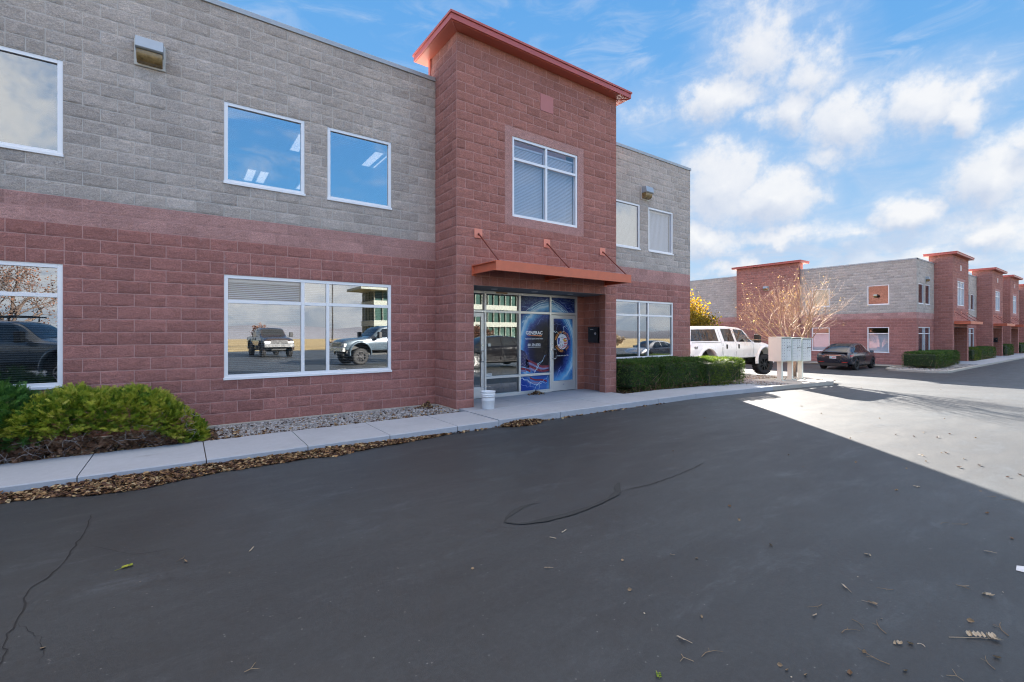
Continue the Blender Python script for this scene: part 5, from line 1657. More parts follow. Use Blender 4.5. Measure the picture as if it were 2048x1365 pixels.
class Body:
    def __init__(s, st, n=44):
        s.D = loft_sections(st, n)

    def at(s, x):
        return np.array([np.interp(x, s.D[:, 0], s.D[:, k]) for k in range(s.D.shape[1])])

    def side(s, x, z):
        p = section(s.at(x))[1:9]
        ys = [q[0] for q in p]; zs = [q[1] for q in p]
        return float(np.interp(z, zs, ys))

    def top(s, x, y):
        p = section(s.at(x))[5:]
        ys = [q[0] for q in p][::-1]; zs = [q[1] for q in p][::-1]
        return float(np.interp(abs(y), ys, zs))

    def build(s, name, mat, parent, arches, arch_r, bevel=0):
        V, Q = [], []
        K = 11; W = 2 * K - 2
        for d in s.D:
            p = section(d)
            ring = [(y, z) for y, z in p] + [(-y, z) for y, z in p[-2:0:-1]]
            V += [(d[0], y, z) for y, z in ring]
        n = len(s.D)
        for i in range(n - 1):
            for k in range(W):
                k2 = (k + 1) % W
                Q.append((i * W + k, i * W + k2, (i + 1) * W + k2, (i + 1) * W + k)[::-1])
        me = bpy.data.meshes.new(name)
        F = [tuple(q) for q in Q] + [tuple(range(W)), tuple(range((n - 1) * W, n * W))[::-1]]
        me.from_pydata(V, [], F); me.update()
        o = bpy.data.objects.new(name, me); link(o)
        cutters = []
        for ax, az in arches:
            for sg in (-1, 1):
                c = MB(); c.lathe([(0.001, sg * .52), (arch_r, sg * .52), (arch_r, sg * 1.3), (0.001, sg * 1.3)][::1], 28, axis='y', at=(ax, 0, az))
                co = c.build('cutter', mat); cutters.append(co)
                import bmesh
                bm = bmesh.new(); bm.from_mesh(co.data); bmesh.ops.remove_doubles(bm, verts=bm.verts, dist=.003); bmesh.ops.recalc_face_normals(bm, faces=bm.faces); bm.to_mesh(co.data); bm.free()
                md = o.modifiers.new('cut', 'BOOLEAN'); md.operation = 'DIFFERENCE'; md.object = co; md.solver = 'EXACT'
        import bmesh
        bm = bmesh.new(); bm.from_mesh(me); bmesh.ops.recalc_face_normals(bm, faces=bm.faces); bm.to_mesh(me); bm.free()
        bpy.context.view_layer.update()
        res = bpy.data.meshes.new_from_object(o.evaluated_get(bpy.context.evaluated_depsgraph_get()))
        o.modifiers.clear(); o.data = res
        res.materials.clear(); res.materials.append(mat)
        res.polygons.foreach_set('use_smooth', [True] * len(res.polygons))
        try: res.set_sharp_from_angle(angle=R(38))
        except Exception: pass
        for c in cutters: bpy.data.objects.remove(c)
        return par(o, parent)

    def patch(s, mb, corners, sg=1, off=.012, n=10, m=0):
        """side panel between four (x, z) corners lying on the body side"""
        a, b_, c, d = [np.array(q, float) for q in corners]
        V = []
        for j in range(n + 1):
            for i in range(n + 1):
                u, v = i / n, j / n
                p = (a * (1 - u) + b_ * u) * (1 - v) + (d * (1 - u) + c * u) * v
                V.append((p[0], sg * (s.side(p[0], p[1]) + off), p[1]))
        F = []
        for j in range(n):
            for i in range(n):
                k = j * (n + 1) + i; q = (k, k + 1, k + 2 + n, k + 1 + n)
                F.append(q[::-1] if sg > 0 else q)
        mb.add(V, F, m)

    def top_patch(s, mb, corners, off=.012, n=10, m=0):
        a, b_, c, d = [np.array(q, float) for q in corners]
        V = []
        for j in range(n + 1):
            for i in range(n + 1):
                u, v = i / n, j / n
                p = (a * (1 - u) + b_ * u) * (1 - v) + (d * (1 - u) + c * u) * v
                V.append((p[0], p[1], s.top(p[0], p[1]) + off))
        F = []
        for j in range(n):
            for i in range(n):
                k = j * (n + 1) + i; F.append((k, k + 1, k + 2 + n, k + 1 + n))
        mb.add(V, F, m)


def add_wheel(parent, x, y, r, w, rim_mat, style, steer=0.):
    sg = 1 if y > 0 else -1
    b = MB()
    prof = [(r * .62, -w * .46), (r * .80, -w * .5), (r * .93, -w * .47), (r * .985, -w * .36), (r, -w * .15), (r, w * .15), (r * .985, w * .36), (r * .93, w * .47), (r * .80, w * .5), (r * .62, w * .46), (r * .62, -w * .46)]
    b.lathe(prof, 32, axis='y')
    if r > .42:                                         # tread blocks of the off-road tyre
        for k in range(30):
            a = k * 2 * math.pi / 30
            for yy in (-.33, 0, .33):
                aa = a + (.1 if yy == 0 else 0)
                c, s_ = math.cos(aa), math.sin(aa); tx, tz = -s_, c
                hw = .03; y0, y1 = (yy - .13) * w, (yy + .13) * w
                q = [(c * rr + tx * e, yv, s_ * rr + tz * e) for rr in (r * .99, r * 1.025) for e, yv in ((-hw, y0), (hw, y0), (hw, y1), (-hw, y1))]
                b.add(q, [(4, 5, 6, 7), (0, 1, 5, 4), (1, 2, 6, 5), (2, 3, 7, 6), (3, 0, 4, 7)])
    o = b.build('wheel', TYRE, parent, smooth=True)
    o.location = (x, y, r); o.rotation_euler = (0, 0, steer)
    d = MB(); ro = r * .64; yo = sg * w * .40
    d.lathe([(.001, yo * .55), (ro * .8, yo * .5), (ro * .97, yo * .2), (ro * .985, yo), (ro, yo * 1.1), (ro * .93, yo * 1.12), (ro * .88, yo * .9)][::-sg], 32, axis='y')
    for k in range(style):
        a = k * 2 * math.pi / style
        c, s_ = math.cos(a), math.sin(a)
        wd = ro * (.16 if style > 6 else .20)
        q = []
        for yv in (yo * .55, yo * 1.02):
            for rr, ww in ((ro * .14, wd * .8), (ro * .93, wd)):
                for e in (-1, 1): q.append((c * rr - s_ * e * ww * .5, yv, s_ * rr + c * e * ww * .5))
        d.add(q, [(0, 1, 3, 2), (4, 6, 7, 5), (0, 4, 5, 1), (2, 3, 7, 6), (0, 2, 6, 4), (1, 5, 7, 3)])
    d.lathe([(.001, yo * 1.08), (ro * .16, yo * 1.06), (ro * .2, yo * .7)][::-sg], 16, axis='y')
    rim = d.build('rim', rim_mat, o, smooth=False)
    return o


PICK_ST = [(-3.16, .86, .93, 1.1, 1.40, .84, 1.50), (-3.12, .80, .975, 1.1, 1.42, .86, 1.55), (-2.86, .76, .985, 1.1, 1.43, .775, 2.02), (-2.6, .75, .985, 1.1, 1.43, .76, 2.075), (-1.1, .74, .985, 1.1, 1.43, .755, 2.10),
           (-.3, .74, .985, 1.1, 1.43, .75, 2.105), (.45, .74, .985, 1.1, 1.42, .74, 2.07), (.75, .74, .985, 1.1, 1.42, .74, 1.98), (1.28, .74, .985, 1.1, 1.41, .83, 1.53), (1.5, .74, .985, 1.08, 1.38, .85, 1.475), (2.3, .74, .975, 1.05, 1.30, .84, 1.40), (2.7, .78, .95, 1.02, 1.22, .80, 1.32), (2.86, .86, .90, 1.0, 1.14, .74, 1.22)]


def pickup(label, loc, rz, paint, group=None, rim=None, lift=.0, topper=True, steer=0., rack=False, glass=CARGLASS, name='pickup_truck', badges=False):
    t = thing(name, label, 'pickup truck' if name == 'pickup_truck' else 'van', (0, 0, 0), group)
    st = PICK_ST
    if not topper:
        st = [(-3.16, .86, .93, 1.1, 1.40, .88, 1.46), (-3.1, .78, .985, 1.1, 1.42, .92, 1.46), (-1.25, .75, .985, 1.1, 1.43, .92, 1.46), (-1.18, .75, .985, 1.1, 1.43, .76, 2.0)] + PICK_ST[5:]
    B_ = Body(st)
    B_.build('body', paint, t, [(-1.98, .62), (1.98, .62)], .60)
    RZ_ = .445
    for x in (-1.98, 1.98):
        for sg in (-1, 1):
            add_wheel(t, x, sg * .86, RZ_, .30, rim or BLACK, 8, steer if x > 0 else 0)
            f = MB()                                             # wheel-arch flare
            n = 18; pts = []
            for k in range(n + 1):
                a = math.pi * (k / n) * 1.12 - .06 * math.pi
                pts.append((x + .635 * math.cos(a), .62 + .635 * math.sin(a)))
            for (p, q) in zip(pts[:-1], pts[1:]):
                ins = lambda r_: (x + (r_[0] - x) * .90, .62 + (r_[1] - .62) * .90)
                out = lambda r_: (x + (r_[0] - x) * 1.07, .62 + (r_[1] - .62) * 1.07)
                y0 = sg * 1.035
                ys = lambda r_: sg * (B_.side(r_[0], max(r_[1], .8)) + .004)
                V = [(ins(p)[0], y0, ins(p)[1]), (ins(q)[0], y0, ins(q)[1]), (p[0], y0 + sg * .005, p[1]), (q[0], y0 + sg * .005, q[1]), (out(p)[0], ys(out(p)), out(p)[1]), (out(q)[0], ys(out(q)), out(q)[1]), (ins(p)[0], sg * .9, ins(p)[1]), (ins(q)[0], sg * .9, ins(q)[1])]
                F = [(0, 1, 3, 2), (2, 3, 5, 4), (6, 7, 1, 0)]
                f.add(V, [z[::-1] for z in F] if sg < 0 else F)
            f.build('wheel_arch', paint, t, smooth=True)
    for sg in (-1, 1):
        w = []
        if topper: w.append([(-2.98, 1.51), (-1.24, 1.51), (-1.30, 1.99), (-2.78, 1.97)])
        w.append([(-.86, 1.49), (-.16, 1.47), (-.24, 2.0), (-.93, 2.01)] if topper else [(-1.05, 1.49), (-.16, 1.47), (-.24, 2.0), (-1.0, 1.98)])
        w.append([(-.02, 1.47), (1.06, 1.45), (.60, 1.95), (-.06, 2.0)])
        for k, c in enumerate(w):
            m = MB(); B_.patch(m, c, sg, .006); o = m.build('window', glass, t, smooth=True)
            if topper and k == 0:
                for xx in (-2.36, -1.92):
                    d = MB(); B_.patch(d, [(xx - .015, 1.51), (xx + .015, 1.51), (xx + .015, 1.985), (xx - .015, 1.985)], sg, .010, 4); d.build('window_divider', PLASTIC, o)
        g = MB()                                                 # panel gaps
        for x0, z0, x1, z1 in ((-1.07, .80, -1.07, 1.43), (-1.07, 1.43, -1.12, 2.05), (-.98, .82, -.98, 1.43), (-.10, .80, -.10, 1.46), (1.12, .80, 1.12, 1.42), (-3.1, 1.445, -1.1, 1.455)):
            if x0 == x1 or abs(x1 - x0) < .1: B_.patch(g, [(x0 - .006, z0), (x0 + .006, z0), (x1 + .006, z1), (x1 - .006, z1)], sg, .003, 6)
            else: B_.patch(g, [(x0, z0 - .009), (x1, z1 - .009), (x1, z1 + .009), (x0, z0 + .009)], sg, .003, 10)
            g.build('panel_seam', PLASTIC, t); g = MB()
        for x in (-.80, .02):
            h = MB(); y = B_.side(x + .08, 1.27); h.box(x, x + .075, min(sg * y, sg * (y + .03)), max(sg * y, sg * (y + .03)), 1.18, 1.36)
            h.build('door_handle', PLASTIC, t, bevel=.01)
        mr = MB(); y = .97
        mr.box(.98, 1.10, min(sg * y, sg * 1.10), max(sg * y, sg * 1.10), 1.47, 1.53); mr.box(.92, 1.10, min(sg * 1.10, sg * 1.34), max(sg * 1.10, sg * 1.34), 1.42, 1.78)
        mo = mr.build('mirror', PLASTIC, t, bevel=.03)
        tl = MB(); yb = sg * .80; tl.box(-3.175, -3.06, min(yb, sg * .982), max(yb, sg * .982), 1.02, 1.38)
        tl.build('tail_light', REDLENS, t, bevel=.02)
        hl = MB(); hl.box(2.70, 2.885, min(sg * .56, sg * .93), max(sg * .56, sg * .93), .98, 1.15); hl.build('headlight', CLEARLENS, t, bevel=.02)
    m = MB(); B_.top_patch(m, [(1.27, -.72), (1.27, .72), (.66, .64), (.66, -.64)], .012); m.build('windscreen', glass, t, smooth=True)
    if topper: m = MB(); B_.top_patch(m, [(-3.09, .66), (-3.09, -.66), (-2.88, -.60), (-2.88, .60)], .014); m.build('rear_window', glass, t, smooth=True)
    bp = MB(); bp.box(2.80, 2.98, -.95, .95, .72, .95); bp.build('bumper', CHROME, t, bevel=.03)
    bp = MB(); bp.box(-3.30, -3.13, -.93, .93, .74, .90); bp.build('bumper', CHROME, t, bevel=.03)
    gr = MB(); gr.box(2.82, 2.90, -.54, .54, .96, 1.20); go = gr.build('grille', CHROME, t, bevel=.02)
    gi = MB()
    for k in range(4): gi.box(2.90, 2.905, -.50, .50, .985 + k * .052, 1.015 + k * .052)
    gi.build('grille_slot', PLASTIC, go)
    ch = MB(); ch.box(-3.0, 2.7, -.45, .45, .50, .80); ch.tube([(-1.98, -.8, .45), (-1.98, .8, .45)], .07, 8); ch.tube([(1.98, -.8, .45), (1.98, .8, .45)], .07, 8)
    for x in (-1.98, 1.98): ch.box(x - .62, x + .62, -.60, .60, .62, 1.22)
    ch.build('chassis', DARKMETAL, t)
    if topper: bl = MB(); bl.box(-2.42, -2.30, -.17, .17, 2.08, 2.145); bl.build('brake_light', REDLENS, t, bevel=.01)
    if badges:
        bd = MB()
        vs, fs = text_mesh('4x4', .14, .004)
        bd.add([(-2.74 + vx, -(B_.side(-2.74, 1.25) + .008), 1.25 + vy) for vx, vy, _ in vs], fs)
        bd.build('badge', PLASTIC, t)
        an = MB(); an.tube([(1.15, -.9, 1.44), (1.12, -.92, 2.35)], .005, 5); an.build('antenna', PLASTIC, t)
    if rack:
        rk = MB()
        for sg in (-1, 1): rk.tube([(-2.7, sg * .66, 2.24), (.6, sg * .66, 2.24)], .025, 6)
        for x in (-2.5, -1.0, .4): rk.tube([(x, -.66, 2.09), (x, -.66, 2.26), (x, .66, 2.26), (x, .66, 2.09)], .022, 6)
        rk.build('roof_rack', DARKMETAL, t)
    t.location = loc; t.rotation_euler = (0, 0, rz)
    return t


pickup('lifted white crew cab pickup truck with matching camper shell and black wheels', (20.25, 11.85, float(zg(20.25))), R(-4.4), P_WHITE, steer=R(-14), rim=BLACK, badges=True).scale = (1.06, 1.06, 1.06)

CROSS_ST = [(-2.50, .52, .80, .72, .93, .58, .985), (-2.44, .40, .91, .74, .985, .66, 1.055), (-2.25, .34, .97, .74, 1.03, .72, 1.12), (-1.95, .30, .99, .72, 1.06, .72, 1.27), (-1.5, .25, .995, .7, 1.08, .70, 1.46), (-.9, .22, .99, .7, 1.075, .665, 1.62), (-.2, .22, .985, .7, 1.06, .655, 1.68),
            (.4, .22, .985, .7, 1.045, .65, 1.645), (.9, .22, .985, .7, 1.035, .655, 1.48), (1.5, .24, .985, .68, 1.01, .70, 1.12), (2.0, .27, .96, .65, .93, .68, .99), (2.35, .34, .86, .60, .80, .58, .85), (2.45, .42, .74, .58, .70, .48, .74)]


def crossover(label, loc, rz, paint, group=None, zs=1.0, plate=True, name='parked_car', rim=None):
    t = thing(name, label, 'car', (0, 0, 0), group)
    st = [tuple(v * (zs if i in (6,) and v > 1.1 else 1) for i, v in enumerate(s)) for s in CROSS_ST]
    B_ = Body(st)
    B_.build('body', paint, t, [(-1.48, .37), (1.48, .37)], .43)
    for x in (-1.48, 1.48):
        for sg in (-1, 1):
            add_wheel(t, x, sg * .86, .375, .255, rim or DARKMETAL, 5)
    for sg in (-1, 1):
        for c in ([(-1.78, 1.115), (-.95, 1.10), (-.72, 1.545 * zs), (-1.30, 1.40 * zs)], [(-.90, 1.10), (-.10, 1.085), (-.10, 1.60 * zs), (-.66, 1.555 * zs)], [(-.04, 1.085), (1.12, 1.06), (.52, 1.55 * zs), (-.04, 1.60 * zs)]):
            m = MB(); B_.patch(m, c, sg, .005); m.build('window', CARGLASS, t, smooth=True)
        g = MB()
        for x0, z0, x1, z1 in ((-.07, .30, -.07, 1.07), (1.02, .34, 1.10, 1.03), (-1.02, .55, -.93, 1.09)): B_.patch(g, [(x0 - .005, z0), (x0 + .005, z0), (x1 + .005, z1), (x1 - .005, z1)], sg, .002, 6); g.build('panel_seam', PLASTIC, t); g = MB()
        B_.patch(g, [(-1.05, .25), (1.05, .25), (1.05, .33), (-1.05, .33)], sg, .004, 10)
        g.build('rocker_trim', PLASTIC, t)
        mr = MB(); mr.box(.78, .86, min(sg * .9, sg * 1.04), max(sg * .9, sg * 1.04), 1.08, 1.12); mr.box(.76, .93, min(sg * 1.0, sg * 1.17), max(sg * 1.0, sg * 1.17), 1.06, 1.21)
        mr.build('mirror', P_BLUEGREY, t, bevel=.03)
        tl = MB(); V = []
        B_.patch(tl, [(-2.44, .86), (-2.12, .90), (-2.06, 1.0), (-2.42, .965)], sg, .006); tl.build('tail_light', REDLENS, t, smooth=True)
        rf = MB(); rf.box(-2.535, -2.46, min(sg * .48, sg * .78), max(sg * .48, sg * .78), .50, .535); rf.build('reflector', REDLENS, t)
        hl = MB(); B_.patch(hl, [(2.12, .72), (2.36, .68), (2.34, .74), (2.08, .82)], sg, .006); hl.build('headlight', CLEARLENS, t, smooth=True)
    m = MB(); B_.top_patch(m, [(-2.18, .60), (-2.18, -.60), (-1.02, -.52), (-1.02, .52)], .008, 14); m.build('rear_window', CARGLASS, t, smooth=True)
    m = MB(); B_.top_patch(m, [(-.96, .55), (-.96, -.55), (.42, -.54), (.42, .54)], .006, 14); m.build('glass_roof', CARGLASS, t, smooth=True)
    m = MB(); B_.top_patch(m, [(1.50, -.60), (1.50, .60), (.50, .54), (.50, -.54)], .008, 14); m.build('windscreen', CARGLASS, t, smooth=True)
    m = MB(); m.box(-2.50, -2.22, -.72, .72, 1.105, 1.135); m.build('spoiler', PLASTIC, t, bevel=.01)
    m = MB(); m.box(-2.512, -2.46, -.42, .42, .70, .90); rc = m.build('plate_recess', PLASTIC, t, bevel=.01)
    m = MB(); m.box(-2.52, -2.511, -.44, .44, .915, .935); m.build('chrome_strip', CHROME, t)
    if plate:
        m = MB(); m.box(-2.524, -2.513, -.18, .18, .73, .87); po = m.build('number_plate', WHITEPL, t)
        m = MB(); m.box(-2.526, -2.5245, .06, .16, .745, .855); m.build('plate_emblem', pm('pale_cyan_print', (.35, .6, .65), .5), po)
        m = MB()
        for k in range(6): m.box(-2.526, -2.5245, -.15 + k * .032, -.128 + k * .032, .77, .82)
        m.build('plate_lettering', REDINK, po)
    m = MB(); m.box(-2.47, -2.3, -.75, .75, .26, .46); m.box(-1.9, 1.9, -.55, .55, .2, .34)
    for x in (-1.48, 1.48): m.box(x - .44, x + .44, -.60, .60, .3, .82)
    m.build('underbody', PLASTIC, t, bevel=.01)
    t.location = loc; t.rotation_euler = (0, 0, rz)
    return t


crossover('dark grey crossover car seen from behind, parked facing the far building', (35.75, 11.8, -.62), R(1), P_DARK)
# vehicles behind the camera, seen mirrored in the windows
pickup('dark brown pickup facing the building, mirrored in the wide lower window', (5.3, -19.5, 0), R(86), P_BROWN, topper=False, rim=BLACK)
pickup('blue grey pickup with a dark camper shell, mirrored in the wide lower window', (9.6, -7.0, 0), R(172), P_BLUEGREY, topper=True, rim=BLACK)
pickup('dark panel van with a roof rack, mirrored in the lower left window', (-4.6, -2.6, 0), R(20), P_BLUEGREY, topper=True, rack=True, rim=CHROME, name='panel_van')
crossover('black car with red tail lights, mirrored in the entrance glass', (12.9, -.8, 0), R(182), P_BLACK, zs=.93, rim=CHROME)
crossover('silver car mirrored in the lower right window', (30.8, -4.5, -.5), R(180), P_SILVER, zs=.95, rim=CHROME)
crossover('dark blue car nose mirrored at the left of the wide window', (.0, -3.4, 0), R(100), P_BLUEGREY, zs=.95, rim=CHROME)
# ------------------------------------------------------------------ bucket
bx, by, bz = 5.22, 8.15, .128
t = thing('plastic_bucket', 'white plastic bucket with wire handle standing at the entrance', 'bucket', (bx, by, bz))
b = MB()
b.lathe([(.001, 0), (.126, 0), (.130, .006), (.142, .26), (.150, .262), (.150, .272), (.1435, .275), (.1445, .298), (.153, .30), (.153, .310), (.146, .314), (.1475, .345), (.156, .348), (.158, .366), (.150, .368), (.144, .36), (.140, .20), (.126, .02), (.001, .018)], 40, at=(bx, by, bz))
b.build('pail', WHITEPL, t, smooth=True)
b = MB()
b.tube([(bx + .152 * math.cos(a), by + .03 * math.sin(a) + .02, bz + .335 + .13 * math.sin(a)) for a in np.linspace(0, math.pi, 15)], .0028, 6)
b.build('handle', CHROME, t, smooth=True)
b = MB()
for s in (-1, 1): b.tube([(bx + s * .140, by + .015, bz + .325), (bx + s * .162, by + .015, bz + .325)], .012, 10)
b.build('handle_lug', WHITEPL, t)

# ------------------------------------------------------------------ cluster mailboxes
def cluster_box(x, y, z, label):
    t = thing('cluster_mailbox', label, 'mailbox', (x, y, z), 'cluster mailboxes on the gravel island')
    w, d, z0, z1 = .785, .46, .72, 1.615
    b = MB(); b.box(x - w / 2, x + w / 2, y - d / 2, y + d / 2, z + z0, z + z1 - .02)
    b.box(x - w / 2 - .008, x + w / 2 + .008, y - d / 2 - .02, y + d / 2 + .01, z + z1 - .018, z + z1)
    b.build('cabinet', CBU, t, bevel=.006)
    b = MB(); b.box(x - .06, x + .06, y - .08, y + .08, z + .02, z + z0 - .001); b.box(x - .15, x + .15, y - .15, y + .15, z, z + .018)
    p = b.build('pedestal', CBU, t, bevel=.004)
    b = MB()
    for sx in (-.12, .12):
        for sy in (-.12, .12): b.tube([(x + sx, y + sy, z + .018), (x + sx, y + sy, z + .045)], .012, 6)
    b.build('anchor_bolts', DARKMETAL, p)
    yf = y - d / 2
    cols = ((x - w / 2 + .03, x - .012), (x + .012, x + w / 2 - .03))
    H = z1 - z0 - .10; top = z + z1 - .06
    left = [H / 8] * 8
    right = [H / 8] * 3 + [H / 8 * 1.0] + [H / 8 * 1.0] + [H / 8 * 3.0]
    for (c0, c1), rows in zip(cols, (left, right)):
        zt = top
        for i, h in enumerate(rows):
            b = MB()
            b.box(c0, c1, yf - .012, yf - .001, zt - h + .005, zt - .005, 0)
            hz = zt - h / 2
            b.tube([(c0 + .035, yf - .012, hz), (c0 + .035, yf - .018, hz)], .010, 10, 1)
            if rows is right and i == 3:
                b.box(c0 + .02, c1 - .02, yf - .022, yf - .0125, hz + .03, hz + .045, 2); b.box(c0 + .02, c0 + .04, yf - .026, yf - .0125, hz + .0, hz + .03, 2)
            else:
                b.box(c0 + .16, c0 + .20, yf - .0135, yf - .0121, hz - .008, hz + .012, 1)
            b.build('compartment_door', [CBU_D, DARKMETAL, DARKMETAL], t)
            zt -= h
    b = MB(); b.box(x - w / 2 + .02, x + w / 2 - .02, yf - .014, yf - .001, top + .004, top + .028); b.build('top_strip', DARKMETAL, t)
    return t


for k, (x, lb) in enumerate(((18.06, 'beige cluster mailbox nearest the clipped hedge, its left side showing'), (18.90, 'middle beige cluster mailbox of the three on the island'), (19.76, 'beige cluster mailbox nearest the dark car, bare stems rising behind it'))):
    cluster_box(x, 8.10, float(zg(x)) + .118, lb)

# ------------------------------------------------------------------ litter lying on the asphalt, piece by piece
def proto(kind, seed):
    rng = np.random.default_rng(seed)
    V, F, T = [], [], []
    def leaf(p, d, L, w=.8, tn=.5, curl=1.):
        M = rot_to(np.array([d], float), np.array([rng.normal(0, .35)]))
        v, f = scatter(LT * (1, w, curl), LF, np.array([p], float), M, [L])
        b = sum(len(x) for x in V); V.append(v); F.append(f + b); T.extend([tn + rng.normal(0, .08)] * len(f))
    def stick(pts, r, tn=.3):
        m = MB().tube(pts, r, 5, caps=False)
        b = sum(len(x) for x in V); V.append(np.array(m.v)); F.append(np.array(m.f) + b); T.extend([tn] * len(m.f))
    if kind == 'leaf': leaf((0, 0, .012), (1, .2, .15), .05, .9, .55, 1.6)
    elif kind == 'leafr': leaf((0, 0, .014), (1, .2, .2), .065, 1.1, .3, 1.6)
    elif kind == 'leafy':
        for k in range(3): leaf((k * .018, rng.normal(0, .012), .012), (1, rng.normal(0, .8), .3), .05, .7, .75, 1.6)
    elif kind == 'dark': leaf((0, 0, .010), (1, .0, .1), .06, .8, .12, 1.2)
    elif kind == 'chip': leaf((0, 0, .012), (1, 0, .3), .032, 1.2, .38, 1.)
    elif kind == 'chipw': leaf((0, 0, .007), (1, 0, .1), .022, .7, .98, 1.)
    elif kind in ('curl', 'curlw'): stick([(.03 * math.cos(a), .03 * math.sin(a), .008 + .006 * math.sin(a)) for a in np.linspace(0, 2.6, 7)], .0035, .6 if kind == 'curl' else 1.)
    elif kind == 'stick': stick([(-.05, 0, .008), (0, .004, .010), (.05, -.003, .008)], .006, .85)
    elif kind == 'twig':
        stick([(-.09, 0, .006), (-.03, .015, .010), (.04, .0, .012), (.10, -.03, .006)], [.003, .0028, .002, .0012], .25); stick([(0, .008, .010), (.03, .04, .012)], [.002, .001], .3)
    elif kind == 'vtwig': stick([(-.05, .05, .008), (0, 0, .012), (.055, .04, .02)], [.0022, .003, .0015], .5); stick([(0, 0, .012), (-.01, -.04, .006)], [.003, .0025], .4)
    elif kind in ('row', 'frond', 'frondb', 'bigfrond', 'sprig', 'green'):
        L = {'row': .09, 'frond': .11, 'frondb': .12, 'bigfrond': .26, 'sprig': .16, 'green': .08}[kind]
        n = {'row': 5, 'frond': 6, 'frondb': 5, 'bigfrond': 8, 'sprig': 9, 'green': 5}[kind]
        stick([(-L * .75, -.01, .008), (0, 0, .014), (L * .5, .004, .010)], [.0025, .002, .001], .7)
        for k in range(n):
            x = -L * .2 + L * .72 * k / n
            tn = {'row': .85, 'frond': .8, 'frondb': .3, 'bigfrond': .92, 'sprig': .75, 'green': .4}[kind]
            leaf((x, .012 + L * .05, .018), (.45, 1, .25), L * .17 + .012, .6, tn, 1.3)
            if kind in ('sprig', 'green', 'frondb') or (kind == 'bigfrond' and k > 5): leaf((x, -.012, .016), (.6, -1, .25), L * .16 + .012, .6, tn, 1.3)
    v = np.concatenate(V); f = np.concatenate(F)
    v[:, 2] -= v[:, 2].min() - .001
    o = np_obj('proto', v, f, JUN_GOLD if kind in ('sprig', 'green') else LEAF_T if kind not in ('leafr',) else LITTER, tone=np.clip(T, 0, 1))
    return o


WORDS = {'leaf': ('fallen_leaf', 'small tan dry leaf', 'leaf'), 'leafr': ('fallen_leaf', 'russet dry leaf', 'leaf'), 'leafy': ('fallen_leaf', 'cluster of yellowish dry leaflets', 'leaf'), 'dark': ('fallen_leaf', 'flat dark brown leaf', 'leaf'),
         'chip': ('bark_chip', 'small reddish bark chip', 'bark chip'), 'chipw': ('wood_chip', 'tiny pale chip', 'wood chip'), 'curl': ('twig', 'curled grey stem', 'twig'), 'curlw': ('twig', 'curled white stem', 'twig'), 'stick': ('twig', 'short pale straight stick', 'twig'),
         'twig': ('twig', 'thin brown branching twig', 'twig'), 'vtwig': ('twig', 'small forked twig', 'twig'), 'row': ('leaf_frond', 'short row of dry leaflets on one stem', 'leaf frond'), 'frond': ('leaf_frond', 'pale dry leaf frond', 'leaf frond'), 'frondb': ('leaf_frond', 'brown broken leaf frond with bare stems', 'leaf frond'),
         'bigfrond': ('leaf_frond', 'largest pale dry frond on a long stalk', 'leaf frond'), 'sprig': ('evergreen_sprig', 'yellow green evergreen sprig', 'sprig'), 'green': ('evergreen_sprig', 'dark green sprig at the front of the asphalt', 'sprig')}
